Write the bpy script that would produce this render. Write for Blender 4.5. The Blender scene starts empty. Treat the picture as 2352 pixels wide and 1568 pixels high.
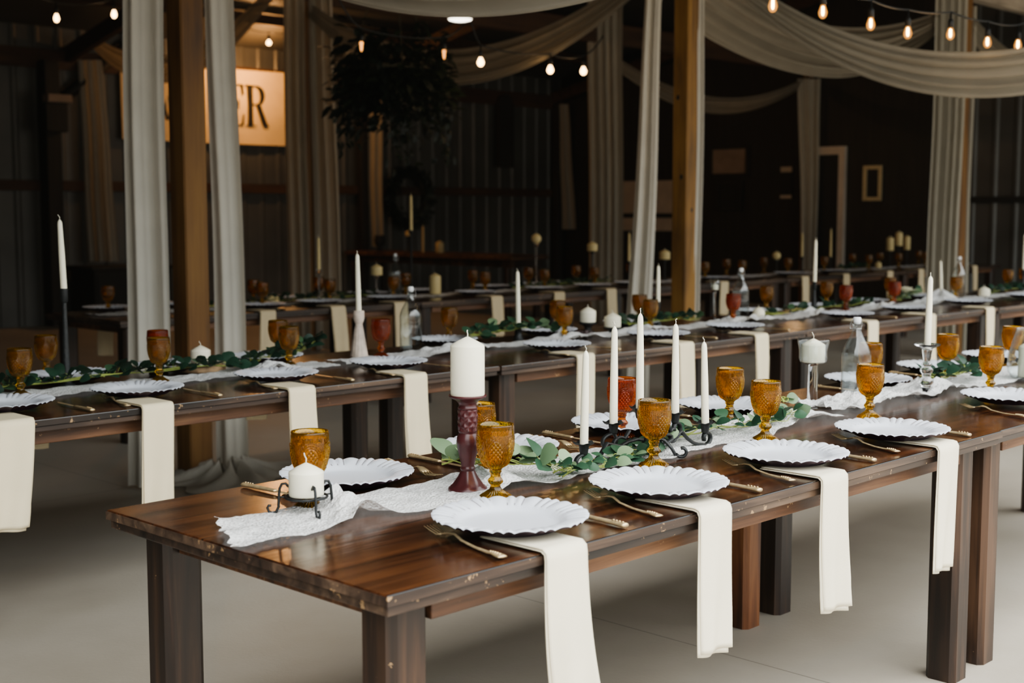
import bpy, math, random
from mathutils import Vector, Matrix, noise
rnd = random.Random(7)
PI = math.pi
SC = bpy.context.scene
COL = SC.collection
TOP = 0.772          # height of every table top

# ------------------------------------------------------------------ helpers
def tag(o, label=None, cat=None, group=None, kind=None):
    if label: o['label'] = label
    if cat: o['category'] = cat
    if group: o['group'] = group
    if kind: o['kind'] = kind
    return o

def thing(name, label, cat, loc=(0, 0, 0), rz=0.0, group=None):
    o = bpy.data.objects.new(name, None)
    o.empty_display_size = 0.05
    COL.objects.link(o)
    o.location = loc
    o.rotation_euler = (0, 0, rz)
    return tag(o, label, cat, group)

def dup(root, loc, rz=0.0, label=None, group=None, scale=None):
    r = root.copy(); COL.objects.link(r)
    r.location = loc; r.rotation_euler = (0, 0, rz)
    if scale: r.scale = (scale, scale, scale)
    if label: r['label'] = label
    if group: r['group'] = group
    for ch in list(root.children):
        c = ch.copy(); COL.objects.link(c); c.parent = r
        for g in list(ch.children):
            d = g.copy(); COL.objects.link(d); d.parent = c
    return r

RELIEF = [.5]
class MB:
    """collects vertices and faces for one mesh"""
    def __init__(s):
        s.v = []; s.f = []; s.sm = []; s.col = None
    def add(s, vs, fs, smooth=True):
        b = len(s.v)
        s.v.extend([tuple(p) for p in vs])
        s.f.extend([tuple(b + i for i in f) for f in fs])
        s.sm.extend([smooth] * len(fs))
        return s
    def box(s, x0, x1, y0, y1, z0, z1):
        vs = [(x, y, z) for z in (z0, z1) for y in (y0, y1) for x in (x0, x1)]
        fs = [(0, 2, 3, 1), (4, 5, 7, 6), (0, 1, 5, 4), (2, 6, 7, 3), (0, 4, 6, 2), (1, 3, 7, 5)]
        return s.add(vs, fs, False)
    def prism(s, poly, z0, z1, smooth=False):
        n = len(poly)
        vs = [(x, y, z0) for x, y in poly] + [(x, y, z1) for x, y in poly]
        fs = [tuple(range(n - 1, -1, -1)), tuple(range(n, 2 * n))]
        fs += [(i, (i + 1) % n, n + (i + 1) % n, n + i) for i in range(n)]
        return s.add(vs, fs, smooth)
    def lathe(s, prof, n=32, disp=None, c=(0, 0, 0), smooth=True, rec=None):
        vs = []; fs = []; rows = []
        for k, (r, z) in enumerate(prof):
            if r < 1e-6:
                rows.append([len(vs)]); vs.append((c[0], c[1], c[2] + z))
                if rec is not None: rec.append(.5)
                continue
            row = []
            for i in range(n):
                a = 2 * PI * i / n
                rr, zz = (r, z) if disp is None else disp(k, a, r, z)
                row.append(len(vs)); vs.append((c[0] + rr * math.cos(a), c[1] + rr * math.sin(a), c[2] + zz))
                if rec is not None: rec.append(RELIEF[0])
            rows.append(row)
        for A, B in zip(rows, rows[1:]):
            if len(A) == 1 and len(B) == 1: continue
            for i in range(n):
                j = (i + 1) % n
                if len(A) == 1: fs.append((A[0], B[j], B[i]))
                elif len(B) == 1: fs.append((A[i], A[j], B[0]))
                else: fs.append((A[i], A[j], B[j], B[i]))
        return s.add(vs, fs, smooth)
    def tube(s, pts, r, n=8, flat=1.0, cap=True, up=(0, 0, 1)):
        pts = [Vector(p) for p in pts]; vs = []; fs = []
        N = len(pts); up = Vector(up); last = None
        for i, p in enumerate(pts):
            t = (pts[min(i + 1, N - 1)] - pts[max(i - 1, 0)])
            t = t.normalized() if t.length > 1e-9 else Vector((0, 0, 1))
            if last is None:
                a = t.cross(up)
                if a.length < 1e-3: a = t.cross(Vector((1, 0, 0)))
                a.normalize()
            else:
                a = last - t * last.dot(t)
                a = a.normalized() if a.length > 1e-6 else last
            last = a; b = t.cross(a)
            rr = r(i / max(1, N - 1)) if callable(r) else r
            for k in range(n):
                q = 2 * PI * k / n
                vs.append(p + a * (rr * math.cos(q) * flat) + b * (rr * math.sin(q)))
        for i in range(N - 1):
            for k in range(n):
                j = (k + 1) % n
                fs.append((i * n + k, i * n + j, (i + 1) * n + j, (i + 1) * n + k))
        if cap:
            fs.append(tuple(range(n - 1, -1, -1))); fs.append(tuple((N - 1) * n + k for k in range(n)))
        return s.add(vs, fs)
    def grid(s, fn, nu, nv, smooth=True):
        vs = [fn(i / nu, j / nv) for j in range(nv + 1) for i in range(nu + 1)]
        w = nu + 1
        fs = [(j * w + i, j * w + i + 1, (j + 1) * w + i + 1, (j + 1) * w + i) for j in range(nv) for i in range(nu)]
        return s.add(vs, fs, smooth)
    def mesh(s, name, mat):
        me = bpy.data.meshes.new(name)
        me.from_pydata(s.v, [], s.f)
        me.polygons.foreach_set('use_smooth', s.sm)
        if s.col:
            at = me.color_attributes.new('tint', 'FLOAT_COLOR', 'POINT')
            flat = []
            for c in s.col: flat.extend((c, c, c, 1))
            at.data.foreach_set('color', flat)
        me.materials.append(mat); me.update()
        return me
    def build(s, name, mat, parent=None, loc=(0, 0, 0), bevel=0, solid=0, label=None):
        o = bpy.data.objects.new(name, s.mesh(name, mat))
        COL.objects.link(o); o.location = loc
        if parent: o.parent = parent
        if bevel:
            m = o.modifiers.new('edge', 'BEVEL'); m.width = bevel; m.segments = 2; m.limit_method = 'ANGLE'
        if solid:
            m = o.modifiers.new('thick', 'SOLIDIFY'); m.thickness = solid; m.offset = 0
        if label: o['label'] = label
        return o

def sm01(a, b, x):
    t = max(0.0, min(1.0, (x - a) / (b - a))); return t * t * (3 - 2 * t)
def fbm(x, y, z=0.0, o=3):
    v = 0; a = 1.0
    for k in range(o):
        v += a * noise.noise((x, y, z)); x *= 2.03; y *= 2.03; a *= 0.5
    return v

# ------------------------------------------------------------------ materials
def mat(name):
    m = bpy.data.materials.new(name); m.use_nodes = True
    nt = m.node_tree; nt.nodes.clear()
    out = nt.nodes.new('ShaderNodeOutputMaterial')
    return m, nt, out
def N(nt, typ, **kw):
    n = nt.nodes.new(typ)
    for k, v in kw.items():
        if k in n.inputs: n.inputs[k].default_value = v
        else: setattr(n, k, v)
    return n
def L(nt, a, b): nt.links.new(a, b)
def ramp(nt, fac, stops):
    r = nt.nodes.new('ShaderNodeValToRGB')
    e = r.color_ramp.elements
    while len(e) < len(stops): e.new(0.5)
    for el, (p, c) in zip(e, stops):
        el.position = p; el.color = (*c, 1) if len(c) == 3 else c
    L(nt, fac, r.inputs[0]); return r.outputs[0]
def math_(nt, op, a, b=None, c=None):
    n = nt.nodes.new('ShaderNodeMath'); n.operation = op
    for i, x in enumerate((a, b, c)):
        if x is None: continue
        if isinstance(x, (int, float)): n.inputs[i].default_value = x
        else: L(nt, x, n.inputs[i])
    return n.outputs[0]
def mixc(nt, fac, a, b):
    n = nt.nodes.new('ShaderNodeMix'); n.data_type = 'RGBA'
    for sock, x in ((n.inputs[0], fac), (n.inputs[6], a), (n.inputs[7], b)):
        if isinstance(x, (int, float)): sock.default_value = x
        elif isinstance(x, tuple): sock.default_value = (*x, 1)
        else: L(nt, x, sock)
    return n.outputs[2]
def plain(name, col, rough=0.5, metal=0.0, var=0.12, scale=30.0, bump=0.0, spec=0.5):
    m, nt, out = mat(name)
    b = N(nt, 'ShaderNodeBsdfPrincipled', Roughness=rough, Metallic=metal)
    b.inputs['Specular IOR Level'].default_value = spec
    tc = N(nt, 'ShaderNodeTexCoord')
    no = N(nt, 'ShaderNodeTexNoise', Scale=scale, Detail=3.0)
    L(nt, tc.outputs['Object'], no.inputs['Vector'])
    d = tuple(max(0, c * (1 - var)) for c in col); l = tuple(min(1, c * (1 + var)) for c in col)
    L(nt, ramp(nt, no.outputs['Fac'], [(0.3, d), (0.7, l)]), b.inputs['Base Color'])
    if bump:
        bp = N(nt, 'ShaderNodeBump', Strength=bump, Distance=0.01)
        L(nt, no.outputs['Fac'], bp.inputs['Height']); L(nt, bp.outputs[0], b.inputs['Normal'])
    L(nt, b.outputs[0], out.inputs[0]); return m
def wood(name, dark, mid, light, axis, rough=0.35, seam=0.0, scr=0.0, gscale=1.0, coat=0.0):
    """stretched noise grain along axis; seam = board width across y"""
    m, nt, out = mat(name)
    b = N(nt, 'ShaderNodeBsdfPrincipled')
    tc = N(nt, 'ShaderNodeTexCoord'); oi = N(nt, 'ShaderNodeObjectInfo')
    off = N(nt, 'ShaderNodeVectorMath', operation='MULTIPLY_ADD')
    cmb = N(nt, 'ShaderNodeCombineXYZ')
    for i in range(3): L(nt, oi.outputs['Random'], cmb.inputs[i])
    L(nt, cmb.outputs[0], off.inputs[0]); off.inputs[1].default_value = (13, 7, 5); L(nt, tc.outputs['Object'], off.inputs[2])
    mp = N(nt, 'ShaderNodeMapping'); sc = [26.0 * gscale] * 3; sc[axis] = 1.3 * gscale
    mp.inputs['Scale'].default_value = sc; L(nt, off.outputs[0], mp.inputs[0])
    n1 = N(nt, 'ShaderNodeTexNoise', Scale=1.0, Detail=6.0, Roughness=0.6, Distortion=0.6); L(nt, mp.outputs[0], n1.inputs['Vector'])
    mp2 = N(nt, 'ShaderNodeMapping'); s2 = [5.0] * 3; s2[axis] = 1.6; mp2.inputs['Scale'].default_value = s2
    L(nt, off.outputs[0], mp2.inputs[0])
    n2 = N(nt, 'ShaderNodeTexNoise', Scale=1.0, Detail=3.0); L(nt, mp2.outputs[0], n2.inputs['Vector'])
    f = math_(nt, 'ADD', math_(nt, 'MULTIPLY', n1.outputs['Fac'], 0.55), math_(nt, 'MULTIPLY', n2.outputs['Fac'], 0.45))
    c = ramp(nt, f, [(0.36, dark), (0.5, mid), (0.66, light)])
    rg = math_(nt, 'ADD', math_(nt, 'MULTIPLY', n2.outputs['Fac'], 0.25), rough - 0.12)
    if seam:
        sp = N(nt, 'ShaderNodeSeparateXYZ'); L(nt, tc.outputs['Object'], sp.inputs[0])
        q = math_(nt, 'FRACT', math_(nt, 'DIVIDE', sp.outputs[1], seam))
        e = math_(nt, 'LESS_THAN', math_(nt, 'ABSOLUTE', math_(nt, 'SUBTRACT', q, 0.5)), 0.012)
        c = mixc(nt, e, c, tuple(x * 0.35 for x in dark))
    if scr:
        n3 = N(nt, 'ShaderNodeTexNoise', Scale=38.0, Detail=4.0, Roughness=0.7); L(nt, off.outputs[0], n3.inputs['Vector'])
        s = math_(nt, 'GREATER_THAN', n3.outputs['Fac'], 1 - scr)
        c = mixc(nt, math_(nt, 'MULTIPLY', s, 0.75), c, (0.42, 0.27, 0.14))
    L(nt, c, b.inputs['Base Color']); L(nt, rg, b.inputs['Roughness'])
    b.inputs['Coat Weight'].default_value = coat; b.inputs['Coat Roughness'].default_value = 0.22
    bp = N(nt, 'ShaderNodeBump', Strength=0.25, Distance=0.004); L(nt, n1.outputs['Fac'], bp.inputs['Height'])
    L(nt, bp.outputs[0], b.inputs['Normal'])
    L(nt, b.outputs[0], out.inputs[0]); return m
def glass(name, col, glow=None, gf=0.0, rough=0.015, ior=1.45):
    m, nt, out = mat(name)
    g = N(nt, 'ShaderNodeBsdfPrincipled', Roughness=rough, IOR=ior)
    g.inputs['Base Color'].default_value = (*col, 1)
    g.inputs['Transmission Weight'].default_value = 1.0
    tc = N(nt, 'ShaderNodeTexCoord')
    no = N(nt, 'ShaderNodeTexNoise', Scale=60.0); L(nt, tc.outputs['Object'], no.inputs['Vector'])
    L(nt, math_(nt, 'MULTIPLY_ADD', no.outputs['Fac'], 0.015, rough), g.inputs['Roughness'])
    sh = g.outputs[0]
    if glow:
        t = N(nt, 'ShaderNodeBsdfTranslucent'); t.inputs[0].default_value = (*glow, 1)
        d = N(nt, 'ShaderNodeBsdfDiffuse'); d.inputs[0].default_value = (*glow, 1)
        a = N(nt, 'ShaderNodeMixShader', Fac=0.5); L(nt, t.outputs[0], a.inputs[1]); L(nt, d.outputs[0], a.inputs[2])
        at = N(nt, 'ShaderNodeAttribute', attribute_name='tint')      # light on ridges, shade in grooves put into the pressed pattern's colour
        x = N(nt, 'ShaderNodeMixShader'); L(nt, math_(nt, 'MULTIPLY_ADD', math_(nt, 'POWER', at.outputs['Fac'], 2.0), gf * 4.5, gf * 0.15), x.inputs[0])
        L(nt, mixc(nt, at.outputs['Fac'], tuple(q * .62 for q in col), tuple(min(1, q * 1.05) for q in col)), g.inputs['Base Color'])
        L(nt, sh, x.inputs[1]); L(nt, a.outputs[0], x.inputs[2]); sh = x.outputs[0]
    L(nt, sh, out.inputs[0]); return m
def cloth(name, col, trans=0.4, clear=0.0, scale=400.0, bump=0.15):
    m, nt, out = mat(name)
    tc = N(nt, 'ShaderNodeTexCoord')
    no = N(nt, 'ShaderNodeTexNoise', Scale=scale, Detail=2.0); L(nt, tc.outputs['Object'], no.inputs['Vector'])
    n2 = N(nt, 'ShaderNodeTexNoise', Scale=6.0, Detail=2.0); L(nt, tc.outputs['Object'], n2.inputs['Vector'])
    c = ramp(nt, n2.outputs['Fac'], [(0.3, tuple(x * 0.93 for x in col)), (0.7, col)])
    d = N(nt, 'ShaderNodeBsdfDiffuse'); t = N(nt, 'ShaderNodeBsdfTranslucent')
    L(nt, c, d.inputs[0]); L(nt, c, t.inputs[0])
    bp = N(nt, 'ShaderNodeBump', Strength=bump, Distance=0.002); L(nt, no.outputs['Fac'], bp.inputs['Height']); L(nt, bp.outputs[0], d.inputs['Normal'])
    a = N(nt, 'ShaderNodeMixShader', Fac=trans); L(nt, d.outputs[0], a.inputs[1]); L(nt, t.outputs[0], a.inputs[2]); sh = a.outputs[0]
    if clear:
        tr = N(nt, 'ShaderNodeBsdfTransparent')
        x = N(nt, 'ShaderNodeMixShader', Fac=clear); L(nt, sh, x.inputs[1]); L(nt, tr.outputs[0], x.inputs[2]); sh = x.outputs[0]
    L(nt, sh, out.inputs[0]); return m

M = {}
M['top'] = wood('stained table top', (0.009, 0.0035, 0.002), (0.045, 0.015, 0.006), (0.125, 0.046, 0.017), 0, 0.19, seam=0.1932, coat=0.35)
M['edge'] = wood('table edge wood', (0.008, 0.005, 0.004), (0.045, 0.026, 0.018), (0.15, 0.095, 0.062), 0, 0.42, scr=0.35)
M['apron'] = wood('apron wood', (0.018, 0.008, 0.005), (0.11, 0.046, 0.020), (0.25, 0.125, 0.06), 0, 0.5, scr=0.33)
M['leg'] = wood('table leg wood', (0.006, 0.0035, 0.0025), (0.023, 0.011, 0.0065), (0.085, 0.042, 0.022), 2, 0.42, scr=0.27)
M['legorange'] = wood('bare orange leg wood', (0.03, 0.010, 0.004), (0.16, 0.055, 0.018), (0.30, 0.125, 0.045), 2, 0.45, scr=0.27)
M['post'] = wood('timber post wood', (0.065, 0.026, 0.005), (0.15, 0.066, 0.013), (0.21, 0.105, 0.026), 2, 0.6, gscale=0.5)
M['postgold'] = wood('golden post wood', (0.11, 0.05, 0.010), (0.26, 0.13, 0.028), (0.36, 0.20, 0.05), 2, 0.6, gscale=0.5)
M['beam'] = wood('rafter wood', (0.035, 0.014, 0.006), (0.06, 0.026, 0.011), (0.09, 0.04, 0.017), 0, 0.7, gscale=0.5)
M['oldwood'] = wood('grey beam wood', (0.16, 0.13, 0.10), (0.28, 0.24, 0.19), (0.40, 0.35, 0.28), 0, 0.75, gscale=0.6)
M['darkboard'] = wood('dark wall boards', (0.010, 0.008, 0.006), (0.020, 0.015, 0.011), (0.035, 0.026, 0.019), 2, 0.7)
M['steel'] = plain('galvanised wall sheet', (0.105, 0.106, 0.10), 0.45, 0.3, 0.25, 1.2)
M['roofsheet'] = plain('roof sheet', (0.075, 0.072, 0.065), 0.6, 0.2, 0.25, 1.0)
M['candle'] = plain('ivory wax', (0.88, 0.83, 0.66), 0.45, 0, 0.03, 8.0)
M['candlewarmlit'] = plain('warm-lit ivory wax', (0.66, 0.53, 0.27), 0.5, 0, 0.05, 8.0)  # back row candles: warm bulb light put into the wax colour
M['napkinmidlit'] = cloth('mildly warm-lit napkin linen', (0.87, 0.765, 0.55), 0.12)  # middle row: a little warm light mixed into the cream
M['napkinwarmlit'] = cloth('warm-lit tan linen', (0.74, 0.62, 0.42), 0.12)  # back row: same linen, tan from warm light put in its colour
M['wick'] = plain('candle wick', (0.70, 0.66, 0.55), 0.9)
M['iron'] = plain('black wrought iron', (0.012, 0.014, 0.015), 0.5, 0.0, 0.3, 60.0, bump=0.2)
M['gold'] = plain('antique gold metal', (0.66, 0.51, 0.30), 0.33, 0.6, 0.2, 80.0)
M['maroon'] = plain('burgundy painted wood', (0.068, 0.016, 0.018), 0.30, 0.0, 0.25, 25.0)
M['whitewash'] = plain('whitewashed turned wood', (0.60, 0.50, 0.42), 0.7, 0.0, 0.2, 30.0, bump=0.2)
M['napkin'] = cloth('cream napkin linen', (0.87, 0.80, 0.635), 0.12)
M['drape'] = cloth('dimmed off-white sheer drape', (0.54, 0.51, 0.43), 0.35, 0.0, 300.0)  # far drapes: low light of the interior put into the colour
M['drapelit'] = cloth('lit off-white sheer drape', (0.76, 0.735, 0.66), 0.35, 0.0, 300.0)  # same drape cloth, brighter colour stands in for daylight near the front
M['swaglit'] = cloth('lit off-white sheer swag', (0.56, 0.525, 0.445), 0.5, 0.10, 300.0)  # front swags: daylight put into a lighter cloth colour
M['swag'] = cloth('dimmed off-white sheer swag', (0.42, 0.385, 0.315), 0.5, 0.10, 300.0)  # same swag cloth with the dimness farther in painted as darker colour
M['banner'] = cloth('cream banner canvas', (0.86, 0.70, 0.44), 0.1)
M['ink'] = plain('black lettering', (0.012, 0.011, 0.010), 0.8)
def thin(name, col, refl=1.0):
    m, nt, out = mat(name)
    tr = N(nt, 'ShaderNodeBsdfTransparent'); tr.inputs[0].default_value = (*col, 1)
    g = N(nt, 'ShaderNodeBsdfGlossy', Roughness=0.03)
    fr = N(nt, 'ShaderNodeLayerWeight', Blend=0.5)
    tc = N(nt, 'ShaderNodeTexCoord'); no = N(nt, 'ShaderNodeTexNoise', Scale=25.0); L(nt, tc.outputs['Object'], no.inputs['Vector'])
    bp = N(nt, 'ShaderNodeBump', Strength=0.08, Distance=0.002); L(nt, no.outputs['Fac'], bp.inputs['Height']); L(nt, bp.outputs[0], g.inputs['Normal']); L(nt, bp.outputs[0], fr.inputs['Normal'])
    x = N(nt, 'ShaderNodeMixShader'); L(nt, math_(nt, 'MULTIPLY_ADD', math_(nt, 'POWER', fr.outputs['Facing'], 3.5), 0.75 * refl, 0.05 * refl), x.inputs[0]); L(nt, tr.outputs[0], x.inputs[1]); L(nt, g.outputs[0], x.inputs[2])
    L(nt, x.outputs[0], out.inputs[0]); return m
M['thin'] = thin('thin clear glass', (0.96, 0.98, 0.98), 1.2)
M['bottle'] = thin('clear bottle glass', (0.95, 0.97, 0.97), 1.1)
M['clear'] = glass('clear crystal glass', (0.98, 0.99, 0.99), None, 0, 0.01)
M['porcelain'] = plain('white stopper', (0.82, 0.83, 0.84), 0.3, 0, 0.03)
M['wire'] = plain('steel clip wire', (0.55, 0.55, 0.55), 0.3, 1.0)
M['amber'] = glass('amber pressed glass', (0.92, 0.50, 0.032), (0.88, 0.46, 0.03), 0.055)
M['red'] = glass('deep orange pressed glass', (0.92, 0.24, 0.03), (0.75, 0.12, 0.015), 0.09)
M['socket'] = plain('black bulb socket', (0.01, 0.01, 0.01), 0.5)
M['black'] = plain('dull black', (0.012, 0.011, 0.010), 0.7)
M['dimgrey'] = plain('grey painted board', (0.56, 0.50, 0.43), 0.6, 0, 0.1, 4.0)
M['tan'] = plain('tan board', (0.34, 0.25, 0.19), 0.7, 0, 0.15, 5.0)
M['framewood'] = plain('pale picture frame', (0.55, 0.46, 0.28), 0.6)
M['slice'] = plain('wood slice', (0.50, 0.33, 0.19), 0.7, 0, 0.25, 20.0)
M['flower'] = plain('cream petals', (0.80, 0.78, 0.62), 0.7, 0, 0.1)
M['berry'] = plain('dark trinket', (0.06, 0.04, 0.045), 0.25, 0, 0.3)

# plate: white enamel with dark antiqued lines between the rim flutes
m, nt, out = mat('white plate enamel')
b = N(nt, 'ShaderNodeBsdfPrincipled', Roughness=0.32)
tc = N(nt, 'ShaderNodeTexCoord'); sp = N(nt, 'ShaderNodeSeparateXYZ'); L(nt, tc.outputs['Object'], sp.inputs[0])
th = math_(nt, 'ARCTAN2', sp.outputs[1], sp.outputs[0])
t = math_(nt, 'FRACT', math_(nt, 'MULTIPLY_ADD', th, 12 / (2 * PI), 12.0))
def near(v): return math_(nt, 'ABSOLUTE', math_(nt, 'SUBTRACT', t, v))
dist = math_(nt, 'MINIMUM', math_(nt, 'MINIMUM', near(0.0), near(1.0)), math_(nt, 'MINIMUM', near(0.5), near(0.75)))
line = math_(nt, 'LESS_THAN', dist, 0.020)
rad = math_(nt, 'SQRT', math_(nt, 'ADD', math_(nt, 'POWER', sp.outputs[0], 2.0), math_(nt, 'POWER', sp.outputs[1], 2.0)))
on = math_(nt, 'MULTIPLY', math_(nt, 'GREATER_THAN', rad, 0.117), math_(nt, 'LESS_THAN', rad, 0.158))
no = N(nt, 'ShaderNodeTexNoise', Scale=22.0, Detail=2.0); L(nt, tc.outputs['Object'], no.inputs['Vector'])
brk = math_(nt, 'GREATER_THAN', no.outputs['Fac'], 0.46)
fac = math_(nt, 'MULTIPLY', math_(nt, 'MULTIPLY', line, on), math_(nt, 'MULTIPLY', brk, 0.62))
L(nt, mixc(nt, fac, (0.64, 0.665, 0.72), (0.07, 0.04, 0.04)), b.inputs['Base Color'])
L(nt, b.outputs[0], out.inputs[0]); M['plate'] = m
M['plateback'] = plain('shade-dark plate underside', (0.05, 0.022, 0.045), 0.4)  # shadow under the plate put into this dark plum colour

# lace runner
m, nt, out = mat('white lace')
tc = N(nt, 'ShaderNodeTexCoord')
v = N(nt, 'ShaderNodeTexVoronoi', Scale=150.0); L(nt, tc.outputs['Object'], v.inputs['Vector'])
n1 = N(nt, 'ShaderNodeTexNoise', Scale=140.0, Detail=3.0); L(nt, tc.outputs['Object'], n1.inputs['Vector'])
c = ramp(nt, n1.outputs['Fac'], [(0.30, (0.80, 0.80, 0.78)), (0.55, (0.93, 0.93, 0.92))])
d = N(nt, 'ShaderNodeBsdfDiffuse'); tr = N(nt, 'ShaderNodeBsdfTranslucent'); L(nt, c, d.inputs[0]); L(nt, c, tr.inputs[0])
bp = N(nt, 'ShaderNodeBump', Strength=0.9, Distance=0.004); L(nt, math_(nt, 'ADD', v.outputs['Distance'], n1.outputs['Fac']), bp.inputs['Height']); L(nt, bp.outputs[0], d.inputs['Normal'])
a = N(nt, 'ShaderNodeMixShader', Fac=0.25); L(nt, d.outputs[0], a.inputs[1]); L(nt, tr.outputs[0], a.inputs[2])
hole = math_(nt, 'MULTIPLY', math_(nt, 'GREATER_THAN', v.outputs['Distance'], 0.70), 0.25)
tp = N(nt, 'ShaderNodeBsdfTransparent')
x = N(nt, 'ShaderNodeMixShader'); L(nt, hole, x.inputs[0]); L(nt, a.outputs[0], x.inputs[1]); L(nt, tp.outputs[0], x.inputs[2])
L(nt, x.outputs[0], out.inputs[0]); M['lace'] = m

# leaves: colour varies from leaf to leaf through the "tint" attribute
def leafmat(name, a_, b_, c_):
    m, nt, out = mat(name)
    at = N(nt, 'ShaderNodeAttribute', attribute_name='tint')
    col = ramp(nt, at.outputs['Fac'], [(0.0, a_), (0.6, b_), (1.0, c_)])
    b = N(nt, 'ShaderNodeBsdfPrincipled', Roughness=0.5); L(nt, col, b.inputs['Base Color'])
    t = N(nt, 'ShaderNodeBsdfTranslucent'); L(nt, col, t.inputs[0])
    x = N(nt, 'ShaderNodeMixShader', Fac=0.2); L(nt, b.outputs[0], x.inputs[1]); L(nt, t.outputs[0], x.inputs[2])
    L(nt, x.outputs[0], out.inputs[0]); return m
M['leaf'] = leafmat('eucalyptus leaf', (0.018, 0.065, 0.036), (0.055, 0.135, 0.070), (0.27, 0.37, 0.21))
M['leafdark'] = leafmat('dark eucalyptus leaf', (0.009, 0.035, 0.021), (0.022, 0.068, 0.038), (0.07, 0.15, 0.07))
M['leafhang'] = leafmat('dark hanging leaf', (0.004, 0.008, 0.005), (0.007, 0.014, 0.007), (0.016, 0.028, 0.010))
M['stem'] = plain('green stem', (0.34, 0.40, 0.10), 0.6)
M['stemdark'] = plain('brown vine stem', (0.05, 0.04, 0.02), 0.8)

# floor: worn concrete with saw-cut joints
m, nt, out = mat('worn concrete')
b = N(nt, 'ShaderNodeBsdfPrincipled')
tc = N(nt, 'ShaderNodeTexCoord'); sp = N(nt, 'ShaderNodeSeparateXYZ'); L(nt, tc.outputs['Object'], sp.inputs[0])
n1 = N(nt, 'ShaderNodeTexNoise', Scale=0.9, Detail=5.0, Roughness=0.6); L(nt, tc.outputs['Object'], n1.inputs['Vector'])
n2 = N(nt, 'ShaderNodeTexNoise', Scale=55.0, Detail=3.0, Roughness=0.7); L(nt, tc.outputs['Object'], n2.inputs['Vector'])
c = ramp(nt, n1.outputs['Fac'], [(0.3, (0.365, 0.325, 0.265)), (0.7, (0.49, 0.445, 0.38))])
c = mixc(nt, math_(nt, 'MULTIPLY', math_(nt, 'GREATER_THAN', n2.outputs['Fac'], 0.735), 0.6), c, (0.12, 0.09, 0.07))
def joint(sock, off, per):
    q = math_(nt, 'FRACT', math_(nt, 'DIVIDE', math_(nt, 'ADD', sock, per * 20.5 - off), per))
    return math_(nt, 'LESS_THAN', math_(nt, 'ABSOLUTE', math_(nt, 'SUBTRACT', q, 0.5)), 0.0028 / per)
j = math_(nt, 'MAXIMUM', joint(sp.outputs[0], 2.05, 4.6), joint(sp.outputs[1], 4.5, 4.9))
c = mixc(nt, math_(nt, 'MULTIPLY', j, 0.6), c, (0.10, 0.085, 0.07))
L(nt, c, b.inputs['Base Color'])
L(nt, math_(nt, 'MULTIPLY_ADD', n1.outputs['Fac'], 0.3, 0.38), b.inputs['Roughness'])
bp = N(nt, 'ShaderNodeBump', Strength=0.12, Distance=0.01); L(nt, n2.outputs['Fac'], bp.inputs['Height']); L(nt, bp.outputs[0], b.inputs['Normal'])
L(nt, b.outputs[0], out.inputs[0]); M['floor'] = m

def emis(name, col, s):
    m, nt, out = mat(name)
    e = N(nt, 'ShaderNodeEmission', Strength=s); e.inputs[0].default_value = (*col, 1)
    tc = N(nt, 'ShaderNodeTexCoord'); no = N(nt, 'ShaderNodeTexNoise', Scale=20.0); L(nt, tc.outputs['Object'], no.inputs['Vector'])
    L(nt, ramp(nt, no.outputs['Fac'], [(0.2, tuple(x * 0.9 for x in col)), (0.8, col)]), e.inputs[0])
    L(nt, e.outputs[0], out.inputs[0]); return m
M['filament'] = emis('glowing filament', (1.0, 0.72, 0.36), 40.0)
M['bulbfar'] = emis('lit bulb glass', (1.0, 0.62, 0.27), 9.0)
M['bulbdim'] = emis('dim orange bulb glass', (1.0, 0.42, 0.12), 2.0)
M['lampglow'] = emis('lit lamp lens', (1.0, 0.93, 0.78), 4.0)
# bulb envelope: tinted glass with a faint inner glow
m, nt, out = mat('amber bulb glass')
e = N(nt, 'ShaderNodeEmission', Strength=1.3); e.inputs[0].default_value = (1.0, 0.45, 0.13, 1)
tp = N(nt, 'ShaderNodeBsdfTransparent'); tp.inputs[0].default_value = (1.0, 0.85, 0.6, 1)
lw = N(nt, 'ShaderNodeTexNoise', Scale=3.0)
x = N(nt, 'ShaderNodeMixShader'); L(nt, math_(nt, 'MULTIPLY_ADD', lw.outputs['Fac'], 0.1, 0.42), x.inputs[0])
L(nt, tp.outputs[0], x.inputs[1]); L(nt, e.outputs[0], x.inputs[2]); L(nt, x.outputs[0], out.inputs[0]); M['bulbglass'] = m

# ------------------------------------------------------------------ the barn
def struct(name, mb, mt, label=None, bevel=0):
    o = mb.build(name, mt, bevel=bevel); tag(o, label, None, None, 'structure'); return o
YB, XR, XL = 14.32, 16.3, -2.6
fl = MB(); fl.add([(-9, -9, 0), (XR + 0.3, -9, 0), (XR + 0.3, YB + 0.2, 0), (-9, YB + 0.2, 0)], [(0, 1, 2, 3)], False)
struct('floor', fl, M['floor'], 'worn beige concrete barn floor')
def ribbed(p0, p1, z0, z1, nrm, per=0.305, dep=0.022):
    p0 = Vector(p0); p1 = Vector(p1); n = Vector(nrm); d = p1 - p0; ln = d.length; d.normalize()
    prof = []
    s = 0.0
    while s < ln:
        for q, h in ((0, 0), (0.205, 0), (0.235, 1), (0.275, 1), (0.305, 0)):
            if s + q <= ln: prof.append((s + q, h * dep))
        s += per
    prof.append((ln, 0))
    vs = [(*(p0 + d * a + n * h)[:2], z) for z in (z0, z1) for a, h in prof]; k = len(prof)
    return MB().add(vs, [(i, i + 1, k + i + 1, k + i) for i in range(k - 1)], False)
struct('wall_back', ribbed((XL, YB, 0), (XR, YB, 0), 0, 3.75, (0, -1, 0)), M['steel'], 'ribbed grey metal back wall')
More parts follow.
